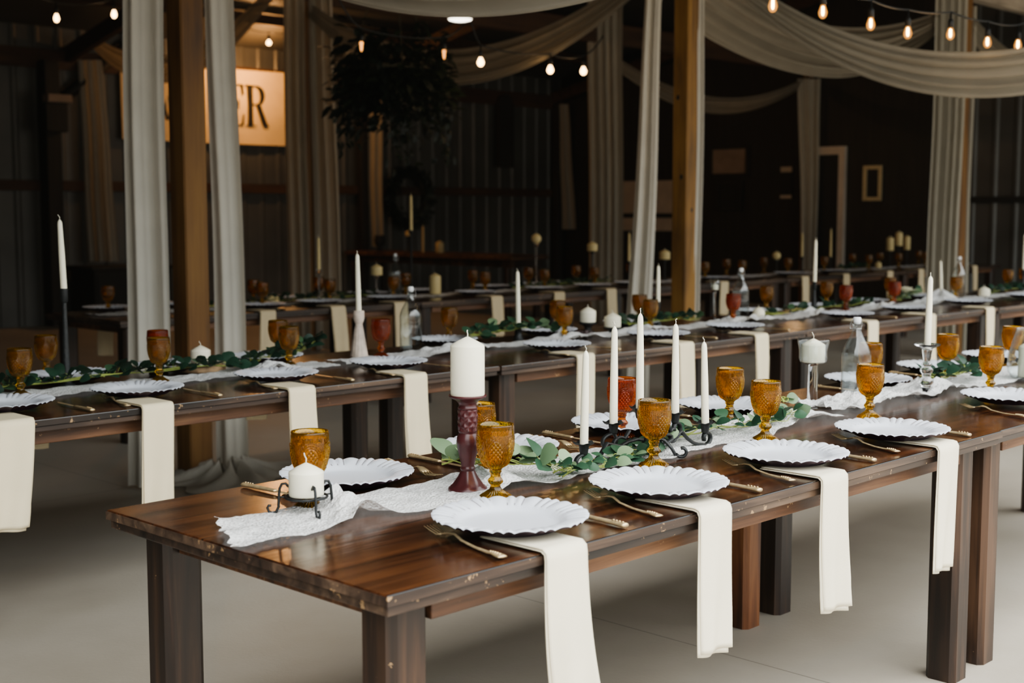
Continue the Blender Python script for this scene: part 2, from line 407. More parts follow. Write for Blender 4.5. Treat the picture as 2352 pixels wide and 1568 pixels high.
struct('wall_right', ribbed((XR, -0.6, 0), (XR, YB, 0), 0, 5.8, (-1, 0, 0)), M['steel'], 'ribbed grey metal end wall')
struct('wall_left', ribbed((XL, YB, 0), (XL, -0.6, 0), 0, 5.8, (1, 0, 0)), M['steel'], 'ribbed grey metal left wall')
struct('wall_boarded', MB().box(XR - 0.09, XR - 0.03, 7.15, YB - 0.05, 0, 4.6), M['darkboard'], 'dark boarded part of the end wall')
def roofp(y0, z0, y1, z1):
    return MB().add([(XL - 0.3, y0, z0), (XR + 0.3, y0, z0), (XR + 0.3, y1, z1), (XL - 0.3, y1, z1)], [(0, 1, 2, 3)], False)
r = roofp(YB + 0.1, 3.72, 6.95, 5.35); r.add(*(lambda q: (q.v, q.f))(roofp(6.95, 5.35, -0.45, 3.7)), False)
struct('ceiling', r, M['roofsheet'], 'dark sheet metal roof underside')
def bm(name, x0, x1, y0, y1, z0, z1, mt='beam', label=None): return struct(name, MB().box(x0, x1, y0, y1, z0, z1), M[mt], label, 0.004)
k = 1
for z in (1.70, 3.22):            # girts along the back wall
    bm('trim_%d' % k, XL, XR, YB - 0.075, YB - 0.03, z, z + (0.13 if z < 3 else 0.24)); k += 1
bm('trim_%d' % k, XR - 0.075, XR - 0.03, -0.5, 7.1, 1.56, 1.64, 'black'); k += 1
for y, mt in ((4.5, 'oldwood'), (9.4, 'beam')):
    bm('trim_%d' % k, XL, XR, y - 0.06, y + 0.06, 3.55, 3.80, mt); k += 1
for x in (-2.0, 2.5, 6.9, 11.5, 16.0):     # rafters across the barn
    mb = MB()
    for (ya, za, yb, zb) in ((-0.4, 3.6, 6.95, 5.15), (6.95, 5.15, YB, 3.5)):
        mb.add([(x - .045, ya, za - .2), (x + .045, ya, za - .2), (x + .045, yb, zb - .2), (x - .045, yb, zb - .2),
                (x - .045, ya, za), (x + .045, ya, za), (x + .045, yb, zb), (x - .045, yb, zb)],
               [(0, 1, 2, 3), (4, 7, 6, 5), (0, 4, 5, 1), (3, 2, 6, 7), (0, 3, 7, 4), (1, 5, 6, 2)], False)
    struct('trim_%d' % k, mb, M['beam']); k += 1
for y in (8.0, 10.0, 11.6, 13.0):          # roof purlins
    z = 3.72 + (YB + 0.1 - y) / (YB + 0.1 - 6.95) * 1.63
    bm('trim_%d' % k, XL, XR, y - .04, y + .04, z - .16, z - .03); k += 1
# knee brace and door
mb = MB(); mb.tube([(6.65, YB - .12, 2.75), (7.9, YB - .12, 3.75)], 0.08, 4); struct('trim_%d' % k, mb, M['darkboard'], 'diagonal knee brace on the back wall'); k += 1
dr = MB().box(XR - 0.13, XR - 0.09, 8.68, 9.15, 0, 2.28).build('door_1', M['black']); tag(dr, 'dark door in the boarded end wall', None, None, 'structure')
f_ = MB(); f_.box(XR - .16, XR - .09, 8.58, 8.68, 0, 2.28); f_.box(XR - .16, XR - .09, 9.15, 9.25, 0, 2.28); f_.box(XR - .16, XR - .09, 8.58, 9.25, 2.28, 2.40)
f_.build('door_frame', M['dimgrey'], dr)

def timber_post(x, y, z1, label, w=0.14, mt='post'):
    t = MB().prism([(-w/2+.008, -w/2), (w/2-.008, -w/2), (w/2, -w/2+.008), (w/2, w/2-.008), (w/2-.008, w/2), (-w/2+.008, w/2), (-w/2, w/2-.008), (-w/2, -w/2+.008)], 0, z1)
    o = t.build('timber_post', M[mt], None, (x, y, 0))
    tag(o, label, 'post', 'timber posts of the barn')
    return o
def knot(o, side, z, off, s=0.016):
    # dark knots on the post faces: part of the post
    w = 0.0708; mb = MB(); n = 12
    ring = [(math.cos(2*PI*i/n) * s, math.sin(2*PI*i/n) * s * 1.4) for i in range(n)]
    if side == 'x': vs = [(-w, off + a, z + b_) for a, b_ in ring]
    else: vs = [(off + a, -w, z + b_) for a, b_ in ring]
    mb.add(vs, [tuple(range(n))], False); mb.build('knot', M['black'], o)
P1 = timber_post(2.46, 4.5, 3.55, 'golden timber post between two drapes, nearest post at picture left', 0.142)
knot(P1, 'y', 1.92, 0.02); knot(P1, 'y', 2.75, -0.03, 0.007); knot(P1, 'x', 1.2, 0.01, 0.008)
P2 = timber_post(6.83, 4.5, 3.55, 'golden timber post right of centre behind the five tapers', 0.14, 'postgold')
knot(P2, 'y', 1.45, 0.0, 0.012); knot(P2, 'x', 2.3, 0.02, 0.014); knot(P2, 'x', 1.7, -0.02, 0.014)
timber_post(11.38, 4.5, 3.55, 'timber post mostly hidden by drapes near the ribbed right wall')
timber_post(6.98, 9.42, 3.55, 'dim timber post behind the dark-gapped drapes right of the banner')
timber_post(11.7, 9.42, 3.55, 'dim timber post behind the drapes left of the golden right post')
timber_post(16.1, 9.2, 3.55, 'dim timber post behind the orange-lit tapering drape on end wall', 0.12)
timber_post(6.58, YB - 0.16, 3.3, 'dark timber post against the back wall at far left', 0.2, 'darkboard')
timber_post(11.64, YB - 0.10, 3.3, 'dark timber post on the back wall left of the wreath', 0.13, 'darkboard')
timber_post(16.02, YB - 0.14, 3.3, 'dark timber post in the far back corner', 0.14, 'darkboard')

# ------------------------------------------------------------------ drapes and swags
def drape(x, y, ax, w0, w1, ztop, zbot, pleats, label, amp=0.03, shift=0.0, seed=0, group='drapes tied along the posts', waist=None, zw=1.0):
    """hanging cloth: ax = direction (angle) of its width"""
    c, s = math.cos(ax), math.sin(ax)
    def fn(u, v):
        w = w0 + (w1 - w0) * v
        if waist: w *= 1 - waist * math.exp(-((v - zw) / 0.22) ** 2)
        q = (u - 0.5) * w + shift * v + 0.006 * math.sin(9 * v + seed)
        ph = 2 * PI * pleats * u + seed + 0.6 * math.sin(2.2 * v + seed)
        d = amp * (0.6 + 0.5 * v) * (math.sin(ph) + 0.35 * math.sin(2.3 * ph + 1.7))
        return (c * q - s * d, s * q + c * d, ztop + (zbot - ztop) * v)
    o = MB().grid(fn, 72, 26).build('drape', M['drapelit'] if x < 8 and y < 5 else M['drape'], None, (x, y, 0))
    tag(o, label, 'drape', group); return o
A45 = math.radians(44.24) - PI / 2       # width facing the camera
A0 = 0.0
drape(2.15, 4.36, A45, 0.205, 0.235, 3.5, 0.012, 1.6, 'off-white drape on left of the nearest golden post, falling to the floor', 0.028, -0.045, 1)
drape(2.63, 4.44, A45, 0.155, 0.18, 3.5, 0.012, 1.2, 'off-white drape on right of the nearest golden post, falling to the floor', 0.022, 0.03, 2)
drape(6.54, 4.56, A45, 0.11, 0.21, 3.5, 0.012, 1.8, 'off-white drape slanting left of the golden post right of centre', 0.028, -0.13, 3)
drape(6.90, 4.42, A45, 0.06, 0.055, 3.5, 0.012, 1.2, 'narrow off-white drape strip right edge of the golden post right of centre', 0.012, 0.0, 4)
drape(10.97, 4.42, A45, 0.32, 0.31, 3.5, 0.012, 4.3, 'wide pleated drape before the right post beside the ribbed wall', 0.035, -0.02, 5)
drape(11.62, 4.5, A45, 0.06, 0.06, 3.5, 0.012, 1.2, 'thin drape strip on right of the post near the ribbed wall', 0.012, 0.0, 6)
drape(6.73, 9.30, A45, 0.21, 0.23, 4.3, 0.012, 2.6, 'dim pleated drape just right of the banner, left of a pair', 0.03, 0.02, 7)
drape(7.04, 9.28, A45, 0.24, 0.31, 4.3, 0.012, 2.6, 'dim pleated drape right of the banner, right of a pair', 0.03, 0.05, 8)
drape(11.50, 9.28, A45, 0.44, 0.42, 4.3, 0.012, 4.4, 'dim pleated drape left of the slanting drape by the golden post', 0.035, 0.05, 9)
drape(16.0, 9.12, A45, 0.35, 0.19, 3.4, 0.012, 2.6, 'orange-lit drape narrowing downwards on the dark end wall', 0.03, 0.07, 10)
drape(7.1, YB - 0.25, A45, 0.30, 0.36, 3.35, 0.80, 2.6, 'brownish drape on the back wall at far left', 0.03, 0.10, 11)
drape(11.75, YB - 0.27, A45, 0.22, 0.20, 3.2, 0.90, 1.8, 'brownish narrow drape on the back wall left of the wreath', 0.03, 0.02, 12)
drape(16.0, YB - 0.3, A45, 0.16, 0.24, 3.3, 1.13, 1.6, 'dim narrow drape in the far back corner', 0.025, 0.1, 13)
# cloth pooled on the floor round the first post
def pool(u, v):
    a = 2 * PI * u; rr = 0.09 + v * (0.33 + 0.08 * math.sin(3 * a + 1) + 0.05 * math.sin(7 * a))
    h = 0.012 + 0.09 * (1 - v) ** 1.5 * (0.55 + 0.45 * math.sin(9 * a + 5 * v)) + 0.02 * abs(math.sin(14 * a + 9 * v)) * (1 - v)
    return (rr * math.cos(a) * 1.05, rr * math.sin(a) * 0.8, max(0.004, h))
tag(MB().grid(pool, 96, 12).build('pooled_drape', M['drapelit'], None, (2.55, 4.32, 0)), 'pooled off-white drape cloth on the floor round the nearest golden post', 'drape')

def swag(P, Q, s0, s1, label, pleats=5, amp=0.05, tie=0.12, tie0=None):
    P = Vector(P); Q = Vector(Q); d = (Q - P); hz = Vector((-d.y, d.x, 0)).normalized()
    def fn(t, v):
        p = P + d * t
        g = 4 * t * (1 - t)
        sag = s0 + (s1 - s0) * v
        e = 0.35 + 0.65 * g
        pl = amp * e * math.sin(2 * PI * pleats * v + 0.9 * math.sin(3 * t + v * 4)) * (0.7 + 0.3 * math.sin(11 * v))
        off = hz * (pl + (v - 0.5) * tie * 0.8 * e)
        return (p.x + off.x, p.y + off.y, p.z - sag * g - (v - 0.5) * ((tie0 if tie0 and t < .5 else tie) * (1 - g)) + 0.012 * math.sin(2 * PI * pleats * v + 2) * e)
    o = MB().grid(fn, 60, 54).build('cloth_swag', M['swaglit'] if Q.y < 0 else M['swag'], None)
    tag(o, label, 'drape', 'cloth swags hung between the posts'); return o
swag((2.5, 4.5, 3.02), (2.5, -0.4, 3.02), 0.48, 0.79, 'pale cloth swag dipping across the top centre of the barn', 5)
swag((6.83, 4.5, 3.5), (6.83, -0.4, 3.5), 1.06, 1.35, 'large pleated cloth swag sweeping from the golden post to the upper right', 5, 0.05)
swag((6.86, 4.56, 3.2), (11.35, 4.56, 3.45), 0.28, 0.72, 'dim wide cloth swag behind the large one, between two posts', 6, 0.06, 0.12, 0.65)
swag((11.35, 4.5, 3.4), (16.0, 4.5, 3.5), 0.45, 0.80, 'pleated cloth fanning right from the post near the ribbed wall', 6, 0.06)
swag((6.83, 4.5, 3.5), (6.98, 9.4, 3.5), 0.62, 0.95, 'dim cloth swag rising right behind the hanging greenery', 4, 0.05)
swag((6.98, 9.4, 4.15), (7.1, YB - 0.25, 3.62), 0.60, 0.95, 'dim cloth swag passing in front of the banner top', 4, 0.05)
swag((11.7, 9.4, 3.4), (16.1, 9.2, 3.4), 0.40, 0.62, 'dim narrow cloth swag far back, behind the golden right post', 4, 0.04)

# ------------------------------------------------------------------ string lights
def string_lights(pts, bulb_xyz, label, far=False, rad=0.0235, dim=False):
    t = thing('string_lights', label, 'string lights', pts[0], 0, 'bulb strings under the roof'); o0 = Vector(pts[0])
    # one cord through the socket tops
    cp = [Vector(p) - o0 for p in pts]; dense = []
    for a, b_ in zip(cp, cp[1:]):
        for i in range(8):
            q = i / 8; p = a.lerp(b_, q); p.z -= 0.03 * 4 * q * (1 - q) * (0.4 if not far else 1); dense.append(p)
    dense.append(cp[-1])
    MB().tube(dense, 0.006, 6).build('cord', M['socket'], t)
    s0 = MB(); s0.lathe([(0, .115), (.006, .115), (.006, .075), (.013, .07), (.017, .06), (.017, .02), (0, .02)], 14)
    sme = s0.mesh('socket', M['socket'])
    bp_ = [(0.011, .022), (.015, .012), (rad, -.014), (rad * 1.02, -.024), (rad * .85, -.038), (rad * .45, -.049), (0, -.052)]
    bme = MB().lathe(bp_, 16).mesh('bulb', M['bulbdim'] if dim else M['bulbfar'] if far else M['bulbglass'])
    fme = MB().lathe([(0, .015), (.006, .01), (.007, -.02), (.0045, -.034), (0, -.036)], 8).mesh('filament', M['filament'])
    for p in bulb_xyz:
        q = Vector(p) - o0
        s_ = bpy.data.objects.new('socket', sme); COL.objects.link(s_); s_.parent = t; s_.location = q
        b_ = bpy.data.objects.new('bulb', bme); COL.objects.link(b_); b_.parent = t; b_.location = q
        if not far:
            f = bpy.data.objects.new('filament', fme); COL.objects.link(f); f.parent = b_
        if 6.6 < p[0] < 7.4 and not far: continue
        li = bpy.data.lights.new('bulb_glow', 'POINT'); li.energy = 0.4 if dim else 1.6 if not far else 1.4; li.color = (1.0, 0.62, 0.30); li.shadow_soft_size = 0.03
        lo = bpy.data.objects.new('bulb_glow', li); COL.objects.link(lo); lo.location = Vector(p) + Vector((0, 0, -0.075))
    return t
def strand(xs, y, z):   # points of the cord pass just over each socket
    return [(x, y, z_ + 0.115) for x, z_ in xs]
rb = [(4.35, 2.486), (4.823, 2.503), (5.324, 2.489), (5.747, 2.482), (6.276, 2.524), (6.782, 2.519), (7.231, 2.542)]
string_lights([(3.7, 2.1, 2.70)] + strand(rb, 2.1, 0) + [(7.8, 2.1, 2.85)], [(x, 2.1, z) for x, z in rb], 'string of clear amber bulbs on black cord at upper right')
lb = [(4.21, 3.12), (4.76, 3.21), (5.33, 3.16)]
string_lights([(3.5, 9.3, 3.45)] + strand(lb, 9.3, 0) + [(6.5, 9.3, 3.5)], [(x, 9.3, z) for x, z in lb], 'string of three lit bulbs at upper left beside the nearest drape', True)
mbs = [(6.016, 2.628), (6.827, 2.630), (7.245, 2.650)]
string_lights([(5.9, 5.9, 2.95)] + strand(mbs, 5.9, 0) + [(7.5, 5.9, 2.95)], [(x, 5.9, z) for x, z in mbs], 'string of three round lit bulbs left of the narrow far drape', True, 0.027)
gb = [(4.807, 2.642), (5.623, 2.653)]
string_lights([(4.6, 5.9, 2.95)] + strand(gb, 5.9, 0) + [(5.9, 5.9, 2.95)], [(x, 5.9, z) for x, z in gb], 'string of two small orange bulbs above the hanging greenery', True, 0.011, True)
string_lights([(8.6, 13.0, 3.85), (9.08, 13.0, 3.78), (9.5, 13.0, 3.85)], [(9.08, 13.0, 3.665)], 'single lit bulb on black cord above the lettered banner', True, 0.034)

lamp = thing('ceiling_lamp', 'round white dome ceiling lamp glowing behind the top centre swag', 'lamp', (5.20, 5.276, 2.80))
MB().lathe([(0, .10), (.03, .10), (.04, .06), (.08, .03), (.092, 0), (.088, 0), (.07, .026), (0, .036)], 32).build('lamp_shade', M['dimgrey'], lamp)
MB().lathe([(.085, .004), (.080, -.008), (.05, -.016), (0, -.019)], 32).build('lens', M['lampglow'], lamp)
MB().tube([(0, 0, .09), (0, 0, 2.0)], .006, 6).build('cord', M['socket'], lamp)

# ------------------------------------------------------------------ things on the far walls
yb = YB - 0.10
ban = thing('banner', 'cream cloth banner with black capital letters lit by a warm bulb', 'banner', (7.61, yb, 2.38))
def banner_pt(u, v):
    return (2.64 * u, 0.012 * math.sin(7 * u + 2 * v) + 0.008 * math.sin(13 * u * v), 1.03 * v + 0.02 * (u - 0.5) ** 2 + 0.03 * v * (u - .5))
MB().grid(banner_pt, 40, 14).build('banner_cloth', M['banner'], ban)
def letter(name, polys, x, z, h):
    mb = MB()
    for p in polys:
        pts = [(x + a * h, -0.026, z + b_ * h) for a, b_ in p]
        mb.add(pts, [tuple(range(len(pts)))], False)
    mb.build(name, M['ink'], ban)
def rect(a, b_, c, d): return [(a, c), (b_, c), (b_, d), (a, d)]
bowl = []
for i in range(13):
    q = -PI / 2 + PI * i / 12; bowl.append((.34 + .24 * math.cos(q), .76 + .24 * math.sin(q)))
inner = []
for i in range(13):
    q = PI / 2 - PI * i / 12; inner.append((.34 + .11 * math.cos(q), .76 + .205 * math.sin(q)))
half = [bowl[i:i + 2] + [inner[12 - i - 1], inner[12 - i]] for i in range(12)]
R_ = [rect(.08, .22, 0, 1), rect(0, .32, 0, .025), rect(0, .36, .975, 1), rect(.2, .36, .52, .545)] + [[p[0], p[1], p[2], p[3]] for p in half] + \
     [[(.32, .53), (.46, .51), (.64, .07), (.50, .07)], [(.50, .07), (.64, .07), (.70, .0), (.56, 0)]]
E_ = [rect(.08, .22, 0, 1), rect(0, .56, 0, .03), rect(0, .56, .97, 1), rect(.2, .42, .50, .53), rect(.40, .43, .40, .63), [(.5, .03), (.56, .03), (.58, .28), (.55, .28)], [(.5, .97), (.56, .97), (.57, .74), (.54, .74)]]
V_ = [[(.02, 1), (.17, 1), (.42, 0), (.34, 0)], [(.38, 0), (.42, 0), (.68, 1), (.64, 1)], rect(-.06, .26, .975, 1), rect(.54, .78, .975, 1)]
letter('letter', V_, 0.45, 0.28, 0.55); letter('letter', E_, 1.56, 0.26, 0.57); letter('letter', R_, 1.91, 0.26, 0.57)
sc_ = MB(); cur = []
for i in range(40):
    q = i / 39; cur.append((1.50 + .25 * q + .016 * math.sin(30 * q), -0.03, 0.865 + .022 * math.sin(24 * q + 1)))
sc_.tube(cur, .0045, 4).build('script_lettering', M['ink'], ban)
for x in (0.03, 2.61):
    MB().tube([(x, 0, 1.03), (x, .05, 1.09)], .006, 5).build('tie', M['socket'], ban)

def leafshape(mb, p, d, nrm, ln, wd, tint, cup=0.18, nseg=5, roundness=0.75):
    """one leaf: p base, d direction, nrm up"""
    d = Vector(d).normalized(); n = Vector(nrm); s = d.cross(n)
    if s.length < 1e-4: s = d.cross(Vector((.3, .5, .8)))
    s.normalize(); n = s.cross(d); b0 = len(mb.v); p = Vector(p); fs = []; vs = []
    for i in range(nseg + 1):
        q = i / nseg
        w = wd * 0.5 * (math.sin(PI * min(1, max(0, q * 0.98 + 0.01))) ** roundness)
        c = p + d * (ln * q) + n * (cup * ln * math.sin(PI * q) * 0.35 - 0.22 * ln * q * q * 0.3)
        up = n * (w * cup)
        vs += [c - s * w + up, c, c + s * w + up]
        if i:
            a = 3 * (i - 1); e = 3 * i
            fs += [(a, a + 1, e + 1, e), (a + 1, a + 2, e + 2, e + 1)]
    mb.add(vs, fs)
    if mb.col is None: mb.col = []
    mb.col += [tint] * len(vs)

# wreath
wr = thing('wreath', 'large dark leafy wreath hung on the back wall', 'wreath', (12.56, yb, 1.66))
MB().tube([(0.35 * math.cos(2 * PI * i / 32), 0, 0.35 * math.sin(2 * PI * i / 32)) for i in range(33)], 0.035, 8).build('hoop', M['stemdark'], wr)
mb = MB()
for i in range(420):
    a = rnd.uniform(0, 2 * PI); rr = rnd.gauss(.37, .045); p = (rr * math.cos(a), rnd.uniform(-.10, 0.02), rr * math.sin(a))
    d = Vector((math.cos(a + rnd.uniform(.2, 1.7)), rnd.uniform(-.7, .1), math.sin(a + rnd.uniform(.2, 1.7))))
    leafshape(mb, p, d, (0, -1, .2), rnd.uniform(.08, .15), rnd.uniform(.04, .06), rnd.random(), nseg=3)
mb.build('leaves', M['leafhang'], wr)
# arched ornament, sign boards, frames
mb = MB(); arc = [(-.17, 0), (.17, 0)] + [(.17 * math.cos(PI * i / 12), 1.05 + .17 * math.sin(PI * i / 12)) for i in range(13)]
n_ = len(arc)
mb.add([(x, 0, z) for x, z in arc] + [(x, -.05, z) for x, z in arc], [tuple(range(n_)), tuple(range(2 * n_ - 1, n_ - 1, -1))] + [(i, (i + 1) % n_, n_ + (i + 1) % n_, n_ + i) for i in range(n_)], False)
t = thing('arched_panel', 'dark arched panel hung high on back wall right of hanging greenery', 'wall decoration', (14.72, yb, 2.18)); mb.build('panel', M['darkboard'], t)
mb = MB()
for x in (-.17, .13): mb.box(x, x + .04, -.07, -.05, 0, 1.05)
mb.build('moulding', M['black'], t)
def on_end(name, label, cat, y0, y1, z0, z1, mt, frame=None):
    t = thing(name, label, cat, (XR - 0.095, (y0 + y1) / 2, z0)); w = abs(y1 - y0) / 2; h = z1 - z0
    MB().box(-.02, 0, -w, w, 0, h).build('panel', M[mt], t)
    if frame:
        f = MB(); e = .045
        f.box(-.045, -.02, -w - e, -w + .01, -e, h + e); f.box(-.045, -.02, w - .01, w + e, -e, h + e); f.box(-.045, -.02, -w, w, -e, .01); f.box(-.045, -.02, -w, w, h - .01, h + e)
        f.build('frame', M[frame], t)
    return t
on_end('sign_board', 'dim tan sign board high on the dark boarded wall', 'sign', 10.33, 10.99, 2.03, 2.43, 'tan', 'darkboard')
on_end('picture', 'small dark picture under the tan sign on boarded wall', 'picture', 10.45, 10.85, 1.50, 1.88, 'black', 'darkboard')
t = on_end('poster', 'small pale-edged poster left of the orange-lit drape', 'poster', 9.50, 9.70, 1.64, 2.12, 'black')
MB().box(-.03, -.021, -.10, .10, .40, .48).build('poster_heading', M['dimgrey'], t); MB().box(-.03, -.021, -.10, .10, 0, .05).build('poster_footer', M['dimgrey'], t)
on_end('framed_picture', 'small pale wooden picture frame right of the dark door', 'picture', 8.03, 8.24, 1.64, 2.06, 'black', 'framewood')
t = on_end('wall_cabinet', 'pale grey boxy wall cabinet behind the slanting drape', 'cabinet', 11.70, 12.95, 1.12, 1.95, 'dimgrey')
MB().box(-.05, -.02, -.63, .63, .22, .29).build('shelf_gap', M['black'], t); MB().box(-.04, -.02, -.63, .63, .80, .83).build('cabinet_top', M['dimgrey'], t)
t = thing('wall_box', 'dim brown box mounted on the dark post at far left', 'wall box', (6.58, YB - 0.27, 2.42))
MB().box(-.17, .12, -.14, 0, 0, .36).build('box_body', M['darkboard'], t, bevel=.01); MB().box(-.15, .17, -.16, 0, .36, .46).build('box_top', M['tan'], t, bevel=.01)
# low dark cabinet under the far-left drape
t = thing('low_cabinet', 'low dark cabinet under the brownish drape at far left', 'cabinet', (7.38, YB - 0.4, 0))
MB().box(-.55, .55, -.3, .3, 0, .70).build('cabinet_body', M['darkboard'], t, bevel=.01); MB().box(-.6, .6, -.34, .34, .70, .75).build('cabinet_top', M['darkboard'], t, bevel=.01)
for x in (-.28, .28): MB().box(x - .24, x + .24, -.315, -.30, .06, .64).build('door', M['black'], t)

# hanging greenery
hg = thing('hanging_greenery', 'dark leafy greenery hoop hanging from the roof at centre', 'hanging greenery', (5.72, 6.6, 2.48))
MB().tube([(0.38 * math.cos(2 * PI * i / 32), .38 * math.sin(2 * PI * i / 32), 0.1) for i in range(33)], 0.02, 6).build('hoop', M['stemdark'], hg)
mb = MB()
for a in (0, 2.09, 4.18): mb.tube([(.38 * math.cos(a), .38 * math.sin(a), .1), (0, 0, 1.3)], .006, 5)
mb.tube([(0, 0, 1.3), (0, 0, 2.6)], .006, 5); mb.build('cord', M['stemdark'], hg)
mb = MB()
for i in range(1700):
    a = rnd.uniform(0, 2 * PI); rr = .42 * math.sqrt(rnd.random()) + rnd.gauss(0, .05)
    p = Vector((rr * math.cos(a), rr * math.sin(a), rnd.gauss(.05, .17) - .25 * rr * rr))
    d = Vector((math.cos(a) * .8 + rnd.uniform(-.5, .5), math.sin(a) * .8 + rnd.uniform(-.5, .5), rnd.uniform(-.9, .35)))
    leafshape(mb, p, d, (rnd.uniform(-.4, .4), -.5, .7), rnd.uniform(.07, .15), rnd.uniform(.04, .07), rnd.random(), nseg=3)
Rr = Vector((math.sin(math.radians(44.24)), -math.cos(math.radians(44.24)), 0))
for off, z0, z1, w in ((-.40, -.2, -.55, .05), (.08, -.2, -.72, .07), (.40, -.1, -.62, .04), (.12, -.2, -.45, .09)):
    for i in range(34):
        z = rnd.uniform(z1, z0); p = Rr * (off + rnd.gauss(0, w)) + Vector((0, 0, z))
        leafshape(mb, p, (rnd.uniform(-.6, .6), rnd.uniform(-.6, .6), -.8), (0, -.8, .5), rnd.uniform(.05, .10), rnd.uniform(.03, .05), rnd.random(), nseg=3)
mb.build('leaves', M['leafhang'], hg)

# ------------------------------------------------------------------ tables
def leg_prism(mb, cx, cy, w, z1, ch=0.016):
    h = w / 2
    mb.prism([(cx - h + ch, cy - h), (cx + h - ch, cy - h), (cx + h, cy - h + ch), (cx + h, cy + h - ch), (cx + h - ch, cy + h), (cx - h + ch, cy + h), (cx - h, cy + h - ch), (cx - h, cy - h + ch)], 0, z1)
def table(x0, y0, label, ln=2.455, wd=0.966, dz=0.0, orange=None):
    T = TOP + dz
    t = thing('farm_table', label, 'table', (x0 + ln / 2, y0 + wd / 2, 0), 0, 'long farm tables in rows')
    hx, hy = ln / 2, wd / 2
    o = MB().box(-hx, hx, -hy, hy, T - .022, T).build('tabletop', M['top'], t, bevel=.003)
    # worn edge strips: slightly proud of the top boards
    e = MB()
    for s in (-1, 1):
        e.box(-hx - .001, hx + .001, s * (hy + .0005) - .0015, s * (hy + .0005) + .0015, T - .021, T - .003)
        e.box(s * (hx + .0005) - .0015, s * (hx + .0005) + .0015, -hy, hy, T - .021, T - .003)
    e.build('edge_strip', M['edge'], t)
    MB().box(-hx + .006, hx - .006, -hy + .006, hy - .006, T - .042, T - .0225).build('lower_board', M['edge'], t, bevel=.003)
    for s in (-1, 1):
        MB().box(-hx + .155, hx - .155, s * (hy - .074) - .018, s * (hy - .074) + .018, T - .090, T - .0425).build('apron', M['apron'], t, bevel=.003)
        MB().box(s * (hx - .105) - .018, s * (hx - .105) + .018, -hy + .155, hy - .155, T - .088, T - .0425).build('apron', M['apron'], t, bevel=.003)
    for sx in (-1, 1):
        for sy in (-1, 1):
            mb = MB(); leg_prism(mb, sx * (hx - .105), sy * (hy - .105), .098, T - .0428)
            l = mb.build('leg', M['legorange'] if orange == (sx, sy) else M['leg'], t)
    return t
table(0.0, 0.0, 'dark stained farm table nearest the viewer, bare end in full view', orange=(1, 1))
table(2.462, 0.012, 'dark farm table joined to right end of the nearest table', dz=-0.002)
table(0.15, 2.31, 'dark farm table at left end of the middle row, by the tall black candlestick')
table(2.615, 2.305, 'dark farm table second from left in the middle row', dz=-.001)
table(5.08, 2.31, 'dark farm table third from left in the middle row')
table(7.545, 2.305, 'dark farm table rightmost of the middle row', dz=-.001)
for i, w in enumerate(('left end of the back row, its bare corner showing', 'second from left in the back row', 'third from left in the back row', 'fourth from left in the back row', 'right end of the back row')):
    table(2.67 + 2.465 * i, 5.63, 'dim farm table ' + w)
# buffet along the far wall
t = thing('buffet_table', 'long dark serving table set crosswise before the back wall', 'table', (11.5, 12.3, 0))
MB().box(-.36, .36, -1.75, 1.75, .80, .855).build('tabletop', M['apron'], t, bevel=.004)
MB().box(-.32, .32, -1.7, 1.7, .70, .80).build('apron', M['leg'], t)
for sx in (-.28, .28):
    for sy in (-1.6, 1.6): mb = MB(); leg_prism(mb, sx, sy, .09, .70); mb.build('leg', M['leg'], t)

# ------------------------------------------------------------------ lace runners
def runner(x0, x1, yc, hw, label, seed=0, bunch=(), z=TOP, skew=0.0, tail=0.0):
    nx = int((x1 - x0) / 0.013); nx = min(nx, 420)
    def fn(u, v):
        x = x0 + (x1 - x0) * u
        wob = 0.030 * noise.noise((x * 2.1, seed, 0)) + 0.014 * noise.noise((x * 7, seed, 4))
        wv = 1 + 0.16 * noise.noise((x * 3.1, seed + 9, 1))
        h = 0.0045 + 0.0060 * (fbm(x * 16, (v * 2 - 1) * hw * 20 + seed, seed) + 0.5)
        b_ = 0
        for bx, bw in bunch:
            g = math.exp(-((x - bx) / bw) ** 2)
            b_ += g; wv *= 1 - 0.30 * g
        h += b_ * (0.012 + 0.040 * abs(fbm(x * 9 + seed, v * 5, 2.3, 2)))
        y = yc + wob + (v * 2 - 1) * hw * wv + skew * (x - x0)
        edge = min(u * (x1 - x0), (1 - u) * (x1 - x0))
        h += 0.012 * math.exp(-(u * (x1 - x0)) / 0.03) * (0.6 + 0.5 * math.sin(11 * v + seed))
        xx = x + (v - 0.5) * tail * math.exp(-u * 6) + 0.006 * math.sin(40 * v + seed) * math.exp(-edge * 20)
        return (xx, y + 0.008 * math.sin(42 * x + seed) * (1 if v > .98 or v < .02 else 0) * .5, z + max(0.0015, h))
    o = MB().grid(fn, nx, 30).build('lace_runner', M['lace'])
    return tag(o, label, 'table runner', 'white lace runners along the tables')
runner(0.035, 2.33, 0.552, 0.115, 'white lace runner along the nearest table, its loose end in front', 3, ((0.36, .05), (2.12, .16), (0.80, .05)), tail=0.11)
runner(2.335, 4.95, 0.60, 0.125, 'bunched white lace runner on the second front table, under clear bottle', 5, ((2.36, .10), (2.70, .22), (3.15, .12)))
runner(0.25, 2.12, 2.86, 0.105, 'white lace runner at left of the middle row under dark leaves', 7, ((1.8, .1),))
runner(2.15, 5.5, 2.86, 0.11, 'white lace runner past the whitewashed candle holder in the middle row', 9, ((2.9, .2), (3.7, .15), (4.3, .2), (5.3, .2)))
runner(5.52, 9.9, 2.86, 0.11, 'crumpled white lace runner at right of the middle row', 12, ((6.1, .15), (6.9, .15), (7.8, .2)))
runner(2.75, 8.0, 6.10, 0.13, 'dim lace runner along left of the back row', 15)
runner(8.1, 14.9, 6.10, 0.14, 'dim lace runner along right of the back row', 17)

